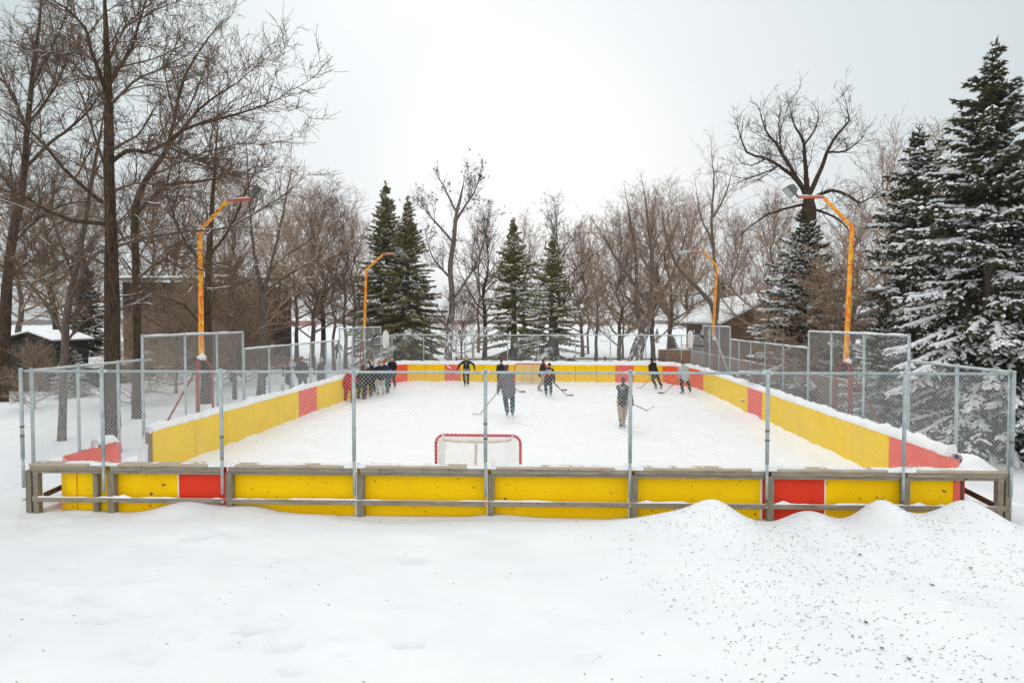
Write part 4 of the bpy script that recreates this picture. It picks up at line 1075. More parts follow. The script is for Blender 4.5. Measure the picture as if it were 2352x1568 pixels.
# ------------------------------------------------------------------ bare trees
def unit(v): return v / max(1e-9, np.linalg.norm(v))
class Tree:
    def __init__(s, seed):
        s.r = np.random.default_rng(seed); s.seg = []; s.trunk = []      # seg: p0,p1,r0,r1,lvl
    def poly(s, pts, rad, lvl=0, jit=.0):
        """smooth guided limb; returns list of (p, d, r)"""
        P = [np.array(p, float) for p in pts]; out = []
        R = list(rad) if isinstance(rad, (list, tuple)) else list(np.linspace(rad, rad * .3, len(P)))
        n = len(P)
        for i in range(n - 1):
            p0, p1, p2, p3 = P[max(0, i - 1)], P[i], P[i + 1], P[min(n - 1, i + 2)]
            L = np.linalg.norm(p2 - p1); k = max(2, int(L / .35))
            for j in range(k):
                t = j / k
                q = .5 * ((2 * p1) + (-p0 + p2) * t + (2 * p0 - 5 * p1 + 4 * p2 - p3) * t * t + (-p0 + 3 * p1 - 3 * p2 + p3) * t ** 3)
                out.append((q + s.r.normal(0, jit, 3), R[i] + (R[i + 1] - R[i]) * t))
        out.append((P[-1], R[-1]))
        res = []
        for i in range(len(out) - 1):
            s.seg.append((out[i][0], out[i + 1][0], out[i][1], out[i + 1][1], lvl))
            res.append((out[i][0], unit(out[i + 1][0] - out[i][0]), out[i][1]))
        return res
    def grow(s, p, d, L, r, lvl, P):
        n = max(3, int(L / P['step'][lvl])); st = L / n
        wob = P['wob'][lvl]; trop = P['trop'][lvl]; last = lvl >= P['max']
        child = P['dens'][lvl] if not last else 0
        az = s.r.uniform(0, 6.28)
        rn = s.r.normal(0, 1, (n, 3)); acc = 0.0
        r_end = max(P['rmin'], r * P.get('taper', .3))
        for i in range(n):
            t = i / n
            d = unit(d + rn[i] * wob + np.array([0, 0, trop]))
            q = p + d * st
            ra = r + (r_end - r) * t; rb = r + (r_end - r) * (i + 1) / n
            s.seg.append((p, q, ra, rb, lvl))
            if child and t > P['start'][lvl]:
                acc += child * st
                while acc > 0:
                    if s.r.random() < acc:
                        az += 2.4 + s.r.normal(0, .5)
                        a = np.cross(d, [0, 0, 1.0]) if abs(d[2]) < .9 else np.cross(d, [1.0, 0, 0])
                        a = unit(a); b = np.cross(d, a)
                        ang = math.radians(s.r.uniform(*P['ang']))
                        cd = d * math.cos(ang) + (a * math.cos(az) + b * math.sin(az)) * math.sin(ang)
                        if cd[2] < -.4: cd[2] *= .4
                        cl_ = L * s.r.uniform(*P['len'][lvl]) * (1 - .45 * t)
                        cl_ = min(cl_, P['cap'][lvl])
                        if cl_ > .12:
                            s.grow(p + (q - p) * s.r.random(), unit(cd), cl_, max(P['rmin'], min(ra * .62, cl_ * .022 + .002)), lvl + 1, P)
                    acc -= 1
            p = q
        return p, d
    def clothe(s, line, P, lvl, dens, Lr, start=.15, up=.25, stop=1.0):
        """procedural branches along a guided limb"""
        n = len(line); az = s.r.uniform(0, 6.28)
        for i, (p, d, r) in enumerate(line):
            t = i / n
            if t < start or t > stop: continue
            for _ in range(s.r.poisson(dens * .35)):
                az += 2.4 + s.r.normal(0, .6)
                a = np.cross(d, [0, 0, 1.0]) if abs(d[2]) < .9 else np.cross(d, [1.0, 0, 0])
                a = unit(a); b = np.cross(d, a); ang = math.radians(s.r.uniform(*P['ang']))
                cd = d * math.cos(ang) + (a * math.cos(az) + b * math.sin(az)) * math.sin(ang) + np.array([0, 0, up])
                L = s.r.uniform(*Lr) * (1 - .4 * t)
                s.grow(p, unit(cd), L, max(P['rmin'], min(r * .6, L * .014 + .003)), lvl, P)
    def sprout(s, A, B, R, per_m, L, r0, rmin, nseg, ang, up=.0, trop=.03, wob=.12, start=0.0):
        """many small shoots grown at once from the segments A-B"""
        ln = np.linalg.norm(B - A, axis=1); n = int(ln.sum() * per_m)
        if n < 1: return None
        k = s.r.choice(len(A), n, p=ln / ln.sum()); t = s.r.random((n, 1))
        p = A[k] + (B[k] - A[k]) * t; d = (B[k] - A[k]) / np.maximum(ln[k][:, None], 1e-6)
        q = s.r.normal(0, 1, (n, 3)); q -= d * (q * d).sum(1, keepdims=True); q /= np.maximum(np.linalg.norm(q, axis=1, keepdims=True), 1e-6)
        a = np.radians(s.r.uniform(*ang, (n, 1)))
        d = d * np.cos(a) + q * np.sin(a); d[:, 2] += up; d[:, 2] = np.where(d[:, 2] < -.35, d[:, 2] * .5, d[:, 2])
        Ls = s.r.uniform(*L, (n, 1)) * s.r.uniform(.6, 1.1, (n, 1)); st = Ls / nseg
        rr = np.minimum(r0, R[k] * .8 + .0012)
        P0, P1, RA, RB = [], [], [], []
        for m in range(nseg):
            d = d + s.r.normal(0, wob, (n, 3)); d[:, 2] += trop; d /= np.maximum(np.linalg.norm(d, axis=1, keepdims=True), 1e-6)
            e = p + d * st
            P0.append(p); P1.append(e); f0, f1 = m / nseg, (m + 1) / nseg
            RA.append(rr + (rmin - rr) * f0); RB.append(rr + (rmin - rr) * f1); p = e
        return np.concatenate(P0), np.concatenate(P1), np.concatenate(RA), np.concatenate(RB)
    def twigs(s, k=1.0, d2=2.6, d3=4.5, L2=(.5, 1.3), L3=(.2, .55), r2=.010, r3=.0065, rm=.0042, ang=(25, 62), minr=0.0, trop=.03, tips=1.0):
        S = [q for q in s.seg if q[2] < .10 and (q[4] >= 1 or q[2] < .07)]
        if not S: return
        A = np.array([q[0] for q in S]); B = np.array([q[1] for q in S]); R = np.array([q[2] for q in S])
        t2 = s.sprout(A, B, R, d2 * k, L2, r2, r3, 4, ang, .10, trop)
        A3 = np.concatenate([t2[0], A[R < .03]]); B3 = np.concatenate([t2[1], B[R < .03]]); R3 = np.concatenate([t2[2], R[R < .03]])
        t3 = s.sprout(A3, B3, R3, d3 * k, L3, r3, rm, 3, ang, .06, trop)
        t4 = s.sprout(t3[0], t3[1], t3[2], 2.6 * tips, (.07, .18), rm, rm * .8, 1, (25, 60))
        s.fine = [t for t in (t2, t3, t4) if t is not None]
    def build(s, root, trunk_mat, twig_mat, snow=.35, snow_lv=2, rscale=1.0, leaf=None):
        big = [q for q in s.seg if q[4] == 0]; lim = [q for q in s.seg if q[4] == 1]; fine = [q for q in s.seg if q[4] >= 2]
        def arr(S, n):
            return tube_arrays([q[0] for q in S], [q[1] for q in S], [q[2] * rscale for q in S], [q[3] * rscale for q in S], n)
        V, Q = arr(big, 10); 
        link('trunk', mesh_np('trunk', V, Q, True, [trunk_mat]), root)
        parts = []
        if lim: parts.append(arr(lim, 5))
        if fine: parts.append(arr(fine, 3))
        for f_ in getattr(s, 'fine', []): parts.append(tube_arrays(f_[0], f_[1], f_[2] * rscale, f_[3] * rscale, 3))
        VV = []; QQ = []; b = 0
        for v, q in parts: VV.append(v); QQ.append(q + b); b += len(v)
        if VV: link('crown', mesh_np('crown', np.concatenate(VV), np.concatenate(QQ), False, [twig_mat]), root)
        if snow:
            P0, P1, A, Bq = [], [], [], []
            for p, q, ra, rb, lv in s.seg:
                if lv > snow_lv: continue
                d = unit(q - p)
                if abs(d[2]) > .62: continue
                if mnoise.noise(Vector((p[0] * 1.1, p[1] * 1.1, p[2] * 1.1 + lv * 7))) < .55 - snow * 1.2: continue
                up = np.array([0, 0, 1.0]) - d * d[2]; up = unit(up)
                k = max(.55 * ra, .009)
                P0.append(p + up * ra * .75); P1.append(q + up * rb * .75); A.append(k); Bq.append(k * .9)
            if P0:
                V, Q = tube_arrays(P0, P1, A, Bq, 5); link('snow_clumps', mesh_np('snow_clumps', V, Q, True, [M['snow']]), root)
        if leaf:
            S = [(a, b) for f_ in s.fine[:2] for a, b in zip(f_[0], f_[1])]; n = leaf; V = []; Q = []
            zmax = max(q[1][2] for q in S)
            for i in range(n):
                q = S[s.r.integers(0, len(S))]
                if q[1][2] < zmax * .62 and s.r.random() < .6: continue
                c = q[1] + s.r.normal(0, .04, 3); a = s.r.normal(0, .055, 3); b_ = s.r.normal(0, .055, 3); k = len(V)
                V += [c, c + a, c + a + b_, c + b_]; Q.append((k, k + 1, k + 2, k + 3))
            link('leaves', mesh_np('leaves', V, Q, False, [M['dry_leaf']]), root)

OAK = dict(max=2, step=[.5, .30, .20, .14], wob=[.08, .13, .17, .2], trop=[.02, .035, .03, .02], dens=[1.6, 2.6, 4.5, 0], start=[.3, .2, .1, 0], ang=(32, 68), len=[(.4, .7), (.32, .6), (.28, .5)], cap=[5, 2.0, .75], rmin=.0045)
ASH = dict(max=2, step=[.5, .32, .22, .15], wob=[.05, .07, .10, .13], trop=[.02, .06, .06, .04], dens=[1.6, 2.4, 4.2, 0], start=[.3, .18, .1, 0], ang=(25, 52), len=[(.4, .7), (.35, .6), (.3, .5)], cap=[5, 2.4, .8], rmin=.005)

def tline(pts, Y, dy=0.0, w2r=True):
    """pixel polyline (x, y, width px) at depth Y, drifting by dy; returns world points and radii"""
    n = len(pts); P = []; R = []
    for i, p in enumerate(pts):
        y = Y + dy * (i / max(1, n - 1)) ** 1.2
        w = WY(p[0], p[1], y); P.append((w.x, w.y, w.z))
        if len(p) > 2: R.append(p[2] * y / F / 2)
    return P, R
def loc_pts(P, o): return [(p[0] - o[0], p[1] - o[1], p[2] - o[2]) for p in P]
def guided(name, label, Y, trunk, limbs, spec, seed, tm, wm, snow=.3, dens=2.2, Lr=(1.2, 3.0), tdens=1.2, tL=(1.5, 3.5), tstart=.35, sp=.8, leaf=None, group=None, endL=1.6, snow_lv=2, tw=None):
    P, R = tline(trunk, Y)
    o = (P[0][0], P[0][1], 0.0)
    root = thing(name, label, 'tree', o, 0, group)
    T = Tree(seed)
    Pl = loc_pts(P, o); Pl[0] = (Pl[0][0], Pl[0][1], -.2)
    R2 = list(R); R2[0] *= 1.12; R2[-1] *= .5
    ln = T.poly(Pl, R2, 0, .006)
    T.clothe(ln, spec, 1, tdens, tL, tstart)
    T.grow(ln[-1][0], ln[-1][1], endL, max(.008, R2[-1]), 1, spec)
    for li in limbs:
        pts, dy = li[0], li[1]
        lp, lr = tline(pts, Y, dy); lr[-1] *= .6; l2 = T.poly(loc_pts(lp, o), lr, 0 if lr[0] > .05 else 1, .012)
        T.clothe(l2, spec, 1, dens, Lr, .12)
        p, d, r = l2[-1]
        T.grow(p, d, endL, max(.008, r), 1, spec)
    T.twigs(sp, **(tw or {}))
    T.build(root, tm, wm, snow, snow_lv, leaf=leaf)
    return root

# big oak beside the gate
guided('bare_oak', 'tallest thick-trunked bare oak rising past the top of the picture, between gate and dark buildings', 16.8,
       [(258, 1062, 43.7), (257, 1000, 38.9), (257, 900, 37.0), (258, 700, 35.1), (254, 500, 25.8), (250, 350, 23.6), (250, 250, 20.5), (246, 150, 16.0), (243, 60, 11.4), (238, -60, 6.1)],
       [([(245, 210, 10.6), (219, 147, 9.1), (205, 99, 7.6), (195, 62, 6.1), (150, 20, 4.6), (100, -10, 3.0)], -.6), ([(233, 180, 8.4), (192, 171, 6.8), (147, 127, 5.3), (96, 120, 3.8), (40, 105, 2.3)], .8),
        ([(251, 196, 9.1), (274, 157, 7.6), (301, 113, 6.1), (318, 60, 4.6), (340, -10, 3.0)], 1.0), ([(258, 235, 7.6), (305, 190, 6.1), (340, 171, 4.6), (390, 150, 3.0)], -.8),
        ([(257, 372, 10.6), (291, 349, 9.9), (335, 349, 9.1), (383, 328, 8.4), (421, 298, 6.8), (513, 270, 5.3), (616, 239, 3.0), (655, 218, 1.5)], -.5), ([(380, 335, 6.1), (445, 363, 5.3), (500, 385, 3.8), (560, 410, 2.3)], -.8),
        ([(238, 373, 7.6), (219, 318, 6.1), (205, 270, 5.3), (185, 215, 3.8), (160, 150, 2.3)], 1.2), ([(236, 465, 9.9), (171, 414, 7.6), (116, 349, 6.1), (68, 298, 4.6), (20, 260, 3.0)], -.7),
        ([(240, 515, 10.6), (164, 506, 9.1), (120, 489, 6.8), (62, 455, 5.3), (-10, 430, 3.0)], .6), ([(264, 440, 6.8), (310, 420, 5.3), (360, 425, 3.8), (420, 440, 2.3)], -1.2),
        ([(262, 560, 6.8), (310, 540, 5.3), (370, 560, 3.8), (420, 600, 2.3)], -.8), ([(250, 610, 6.8), (200, 590, 5.3), (140, 600, 3.8), (90, 640, 2.3)], -.8), ([(252, 130, 6.1), (290, 60, 4.6), (330, 20, 3.0), (390, -20, 2.3)], .5)],
       OAK, 3, M['bark'], M['twig'], .26, dens=3.2, Lr=(.9, 2.8), tdens=1.2, tL=(1.6, 3.6), tstart=.36, sp=1.15)
# neighbouring oak whose limbs lean over the rink
guided('bare_oak', 'bare oak behind the thickest one, forked limbs leaning over the near floodlight mast', 22.9,
       [(318, 974, 30.4), (317, 900, 25.6), (316, 800, 19.4), (312, 600, 17.3), (308, 496, 15.8), (322, 440, 14.4), (345, 400, 13.0), (383, 342, 10.1), (396, 290, 7.9), (421, 188, 5.8), (455, 120, 4.3), (506, 55, 2.2)],
       [([(386, 338, 7.9), (438, 274, 6.5), (479, 233, 5.0), (547, 190, 2.9), (590, 150, 1.4)], -.8), ([(308, 500, 10.1), (359, 445, 8.6), (410, 421, 7.2), (460, 418, 5.0), (540, 400, 2.9)], -1.0), ([(393, 300, 5.8), (430, 255, 4.3), (455, 200, 3.6), (475, 140, 2.2)], 1.0),
        ([(400, 260, 5.0), (385, 200, 3.6), (375, 140, 2.9), (385, 80, 1.4)], 1.0), ([(312, 590, 6.5), (270, 520, 5.0), (245, 440, 3.6)], 1.2), ([(345, 402, 5.8), (400, 380, 4.3), (470, 350, 3.6), (560, 330, 2.2), (620, 335, 1.4)], -.6), ([(313, 640, 6.5), (370, 600, 5.0), (430, 590, 3.6), (500, 610, 2.2)], -1.5)],
       OAK, 5, M['bark'], M['twig'], .24, dens=3.4, Lr=(1.0, 3.2), tdens=1.2, tL=(1.5, 3.4), tstart=.38, sp=1.05)
# slim near tree with the long snowy low bough
guided('bare_tree', 'slim pale-barked bare tree with one long low snow-topped bough crossing the floodlight mast', 18.4,
       [(143, 1028, 21), (143, 950, 18), (150, 780, 17), (158, 690, 16), (180, 600, 13), (200, 480, 10), (222, 350, 7), (240, 250, 4)],
       [([(162, 690, 9), (205, 598, 8.5), (250, 572, 8), (308, 553, 7.5), (404, 534, 6.5), (530, 521, 5), (600, 478, 3.5), (670, 440, 2)], -.9), ([(147, 768, 9), (103, 696, 8), (60, 640, 6), (20, 560, 4)], .5), ([(150, 790, 7), (190, 740, 6), (240, 720, 4), (300, 700, 3)], -.7),
        ([(153, 740, 6), (220, 690, 5), (300, 680, 4), (350, 665, 3)], 1.0), ([(170, 640, 7), (140, 560, 5), (110, 480, 4)], -.5)],
       ASH, 8, M['bark_grey'], M['twig'], .55, dens=2.6, Lr=(.6, 1.9), tdens=.9, tL=(1.0, 2.4), tstart=.35, sp=.8, endL=1.2)
# leaning tree at the picture edge
guided('bare_ash', 'leaning bare ash in front of the black hut, a straight bough crossing the thick oak', 27.0,
       [(0, 918, 30.6), (8, 800, 28.1), (22, 590, 20.0), (50, 450, 15.5), (62, 308, 12.6), (75, 170, 9.6), (90, 60, 6.7), (100, -80, 3.7)],
       [([(65, 380, 8.1), (120, 325, 6.7), (192, 267, 5.2), (246, 192, 3.7), (290, 110, 2.2)], -1.2), ([(62, 300, 6.7), (28, 220, 5.2), (-20, 150, 3.7)], .8), ([(66, 285, 7.4), (113, 222, 5.9), (137, 178, 4.4), (160, 110, 3.0), (165, 30, 2.2)], .8), ([(72, 200, 5.9), (110, 130, 4.4), (150, 40, 3.7), (165, -40, 2.2)], -.6),
        ([(48, 460, 6.7), (0, 400, 5.2), (-50, 350, 3.7)], -.5), ([(30, 560, 6.7), (90, 500, 5.2), (150, 470, 3.7), (210, 460, 2.2)], -1.0), ([(20, 640, 5.9), (70, 600, 4.4), (120, 610, 3.0)], -1.5)],
       ASH, 13, M['bark'], M['twig'], .2, dens=3.0, Lr=(1.0, 3.4), tdens=1.3, tL=(1.5, 3.4), tstart=.3, sp=1.1)
# oak above the snowy spruce
guided('bare_oak', 'flat-topped gnarled bare oak with heavy crooked limbs above the snow-dusted spruce', 31.0,
       [(1856, 850, 35.2), (1856, 700, 33.6), (1856, 560, 32.0), (1858, 480, 30.4), (1855, 445, 27.2)],
       [([(1852, 450, 12.4), (1831, 414, 9.3), (1790, 380, 6.8), (1756, 363, 5.6), (1715, 349, 4.3), (1697, 300, 2.5)], -1.5), ([(1850, 445, 11.2), (1828, 405, 8.7), (1801, 363, 7.4), (1783, 329, 5.6), (1758, 300, 3.7), (1746, 262, 1.9)], .5), ([(1856, 445, 11.8), (1849, 380, 8.7), (1846, 329, 6.8), (1828, 295, 4.3), (1815, 258, 1.9)], 1.8),
        ([(1860, 445, 11.2), (1893, 370, 8.1), (1903, 342, 6.8), (1927, 305, 5.0), (1951, 277, 3.1), (1941, 248, 1.9)], -.8), ([(1900, 350, 5.6), (1944, 346, 3.7), (1985, 312, 1.9)], 1.0), ([(1862, 458, 8.7), (1910, 437, 6.8), (1951, 452, 5.6), (1978, 465, 3.7), (2020, 440, 1.9)], -1.2),
        ([(1790, 380, 4.3), (1760, 395, 3.1), (1720, 410, 2.5), (1690, 405, 1.2)], -.6), ([(1847, 335, 5.0), (1870, 300, 3.7), (1880, 262, 1.9)], 1.0), ([(1800, 365, 4.3), (1790, 310, 3.1), (1790, 260, 1.9)], 1.0), ([(1846, 470, 7.4), (1800, 480, 5.6), (1750, 500, 3.7), (1700, 540, 1.9)], -.8), ([(1862, 480, 6.2), (1920, 500, 4.3), (1960, 540, 2.5)], .8), ([(1756, 365, 3.7), (1725, 380, 2.5), (1700, 372, 1.9)], 1.2)],
       OAK, 21, M['bark'], M['twig_dark'], .3, dens=2.5, Lr=(.6, 1.9), tdens=.0, tL=(1, 2), sp=.9, endL=1.0)
# tree with brown seed clusters behind the far boards
guided('bare_tree', 'bare tree with brown seed clusters on top and a snow-plastered lower trunk', 46.0,
       [(1030, 838, 20.0), (1030, 800, 17.0), (1039, 692, 13.1), (1034, 616, 11.5), (1042, 555, 10.7), (1048, 494, 8.2), (1057, 458, 6.6), (1065, 420, 3.3)],
       [([(1043, 560, 6.6), (1010, 520, 4.9), (990, 500, 3.3), (970, 470, 1.6)], -.8), ([(1046, 510, 6.6), (1070, 470, 4.9), (1090, 440, 3.3), (1098, 415, 1.6)], .5), ([(1050, 490, 5.7), (1030, 450, 4.1), (1015, 420, 2.5)], 1), ([(1036, 640, 5.7), (1000, 600, 4.1), (985, 570, 2.5)], -1), ([(1040, 690, 5.7), (1085, 620, 4.9), (1110, 560, 3.3), (1120, 500, 2.5)], 1), ([(1034, 770, 6.0), (1015, 720, 3.3), (985, 690, 1.6)], -1)],
       ASH, 33, M['bark_snow'], M['twig'], .15, dens=2.6, Lr=(1.0, 2.4), tdens=1.2, tL=(1.2, 2.6), tstart=.35, sp=1.0, leaf=1500)
# forked tree near the fence on the gate side
guided('bare_tree', 'forked bare tree with twin stems standing between the dark house and the snowy rail fence', 30.5,
       [(598, 908, 20.9), (602, 860, 18.1), (604, 760, 17.1), (600, 670, 11.5), (585, 590, 7.2), (575, 500, 5.0), (570, 400, 3.6), (565, 320, 2.2)],
       [([(603, 680, 8.6), (622, 610, 7.2), (640, 540, 5.8), (655, 460, 4.3), (670, 390, 2.2)], 1), ([(603, 720, 7.6), (560, 660, 4.3), (530, 620, 2.9), (490, 600, 1.4)], -1.0), ([(608, 670, 5.0), (680, 620, 4.3), (740, 590, 2.9), (790, 570, 1.4)], -1.5), ([(600, 660, 5.0), (640, 600, 4.3), (700, 560, 2.9), (750, 520, 2.2)], -.8)],
       ASH, 41, M['bark_grey'], M['twig_pale'], .35, dens=2.8, Lr=(1.0, 2.6), tdens=1.4, tL=(1.4, 3.0), tstart=.3, sp=.6)
guided('bare_tree', 'dark bare trunk directly behind the red legs of the near floodlight mast by the gate', 27.0,
       [(473, 930, 25.2), (475, 800, 22.5), (478, 640, 15.8), (484, 520, 12.2), (490, 430, 8.6), (497, 340, 5.0), (500, 280, 2.9)],
       [([(478, 620, 6.5), (430, 560, 5.0), (400, 500, 3.6), (380, 430, 2.2)], -.8), ([(480, 590, 7.2), (530, 520, 5.8), (560, 450, 4.3), (590, 380, 2.9)], .8), ([(476, 760, 6.3), (420, 700, 3.6), (360, 680, 2.2)], -1), ([(477, 700, 5.0), (530, 660, 4.3), (590, 640, 2.9)], -1.2)],
       ASH, 47, M['bark'], M['twig'], .25, dens=2.8, Lr=(1.0, 2.6), tdens=1.2, tL=(1.4, 3.2), tstart=.3, sp=.6)
# the big leaning snow-plastered trunk and its fellows on the cabin side
guided('bare_tree', 'leaning trunk plastered with snow beyond the far boards, twin stems and dense crown', 46.0,
       [(1452, 838, 34.0), (1465, 800, 30.0), (1488, 740, 18.7), (1500, 680, 14.4), (1498, 600, 10.1), (1490, 520, 6.5), (1480, 440, 3.6)],
       [([(1475, 770, 16.0), (1462, 700, 9.4), (1462, 600, 7.2), (1450, 520, 5.0), (1440, 460, 2.9)], .8), ([(1490, 730, 8.6), (1530, 660, 6.5), (1560, 590, 5.0), (1580, 520, 2.9)], -.8), ([(1462, 660, 6.5), (1420, 600, 5.0), (1390, 550, 3.6), (1370, 520, 2.2)], -.8)],
       ASH, 52, M['bark_snow'], M['twig_pale'], .2, dens=3.0, Lr=(1.2, 3.0), tdens=1.6, tL=(1.6, 3.4), tstart=.3, sp=.5)
guided('bare_tree', 'bent bare tree with a snow-streaked diagonal stem in front of the cabin roof', 41.0,
       [(1650, 770, 11.2), (1640, 720, 10.5), (1610, 670, 9.8), (1580, 640, 8.4), (1550, 600, 6.3), (1530, 540, 4.2), (1520, 480, 2.1)],
       [([(1645, 735, 9.1), (1650, 660, 7.7), (1640, 590, 6.3), (1635, 500, 4.9), (1640, 420, 3.5), (1635, 365, 2.1)], .5), ([(1612, 672, 4.9), (1560, 680, 3.5), (1510, 660, 2.1)], -.8), ([(1640, 560, 4.2), (1610, 500, 3.5), (1600, 440, 2.1)], .6), ([(1638, 500, 4.2), (1665, 450, 3.5), (1680, 400, 2.1)], .6)],
       ASH, 57, M['bark_grey'], M['twig_pale'], .5, dens=2.4, Lr=(.8, 2.2), tdens=1.0, tL=(1.2, 2.6), tstart=.3, sp=.5)

# unguided trees: a few kinds, then copies scaled and turned
def proto_tree(seed, H_, R_, tr, spec, split, tm, wm, snow=.12, sp=1.0, lean=.0, nl=22, rs=1.0, tw=None):
    T = Tree(seed); rg = T.r
    n = 9; pts = []; rad = []
    for i in range(n):
        t = i / (n - 1); pts.append((lean * t * H_ + rg.normal(0, .02) * H_ * t, rg.normal(0, .02) * H_ * t, -.2 + (H_ * .80) * t)); rad.append(tr * (1 - .86 * t) if i else tr * 1.25)
    ln = T.poly(pts, rad, 0, .01)
    m = len(ln)
    for k in range(nl):
        t = split + (1 - split) * (k + rg.random()) / nl
        p, d, r = ln[min(m - 1, int(t * m))]
        az = k * 2.4 + rg.normal(0, .4); u = (t - split) / (1 - split)
        el = math.radians(20 + 50 * u + rg.normal(0, 8))
        L = (R_ * 1.15 * (1 - .35 * u)) * rg.uniform(.75, 1.15)
        T.grow(p, np.array([math.cos(az) * math.cos(el), math.sin(az) * math.cos(el), math.sin(el)]), L, max(.02, min(r * .6, L * .016)), 1, spec)
    p, d, r = ln[-1]
    for _ in range(3): T.grow(p, unit(np.array([rg.normal(0, .3), rg.normal(0, .3), 1.0])), H_ * .2, r * .8, 1, spec)
    T.twigs(sp, **(tw or {}))
    root = bpy.data.objects.new('bare_tree', None); COL.objects.link(root)
    T.build(root, tm, wm, snow, 1, rs)
    zs = [q[1][2] for q in T.seg]; root['h'] = float(max(zs))
    return root
BG = dict(ASH); BG['dens'] = [1.6, 3.0, 0, 0]; BG['step'] = [.6, .42, .3, .22]; BG['rmin'] = .006
BGD = dict(BG); BGD['dens'] = [1.6, 4.0, 0, 0]
BGO = dict(OAK); BGO['dens'] = [1.6, 3.0, 0, 0]; BGO['step'] = [.6, .4, .3, .2]; BGO['rmin'] = .006
PT = dict(d2=1.7, d3=2.3, L2=(.6, 1.4), L3=(.25, .7), r2=.011, r3=.008, rm=.006, tips=.6)
PTD = dict(PT); PTD.update(d2=2.1, d3=2.8)
protos = {'round': proto_tree(101, 12, 4.4, .19, BG, .28, M['bark_grey'], M['twig_pale'], tw=PT), 'dense': proto_tree(102, 12, 4.2, .18, BGD, .22, M['bark_grey'], M['twig_pale'], nl=28, tw=PTD), 'oak': proto_tree(103, 12, 4.4, .21, BGO, .34, M['bark'], M['twig'], lean=.03, tw=PT),
          'slim': proto_tree(104, 12, 2.0, .13, BG, .34, M['bark_grey'], M['twig'], nl=18, lean=-.02, tw=PT), 'young': proto_tree(105, 7, 2.6, .07, BGD, .08, M['bark_grey'], M['twig_pale'], nl=34, snow=.3, sp=1.0, tw=PTD)}
usedp = set()
def copy_tree(src):
    r = src.copy(); COL.objects.link(r)
    for ch in src.children:
        c = ch.copy(); COL.objects.link(c); c.parent = r
        for g in ch.children:
            d = g.copy(); COL.objects.link(d); d.parent = c
    return r
def place_tree(kind, px, Y, top, label, rz=0.0, wide=1.0, cat='tree', group='bare trees of the park'):
    src = protos[kind]
    p = WY(px, top, Y)
    r = src if kind not in usedp else copy_tree(src)
    usedp.add(kind)
    h = src['h']; sc = (p.z - .1) / h
    r.location = (p.x, Y, .1); r.scale = (sc * wide, sc * wide, sc); r.rotation_euler = (0, 0, rz)
    return tag(r, label, cat, group)
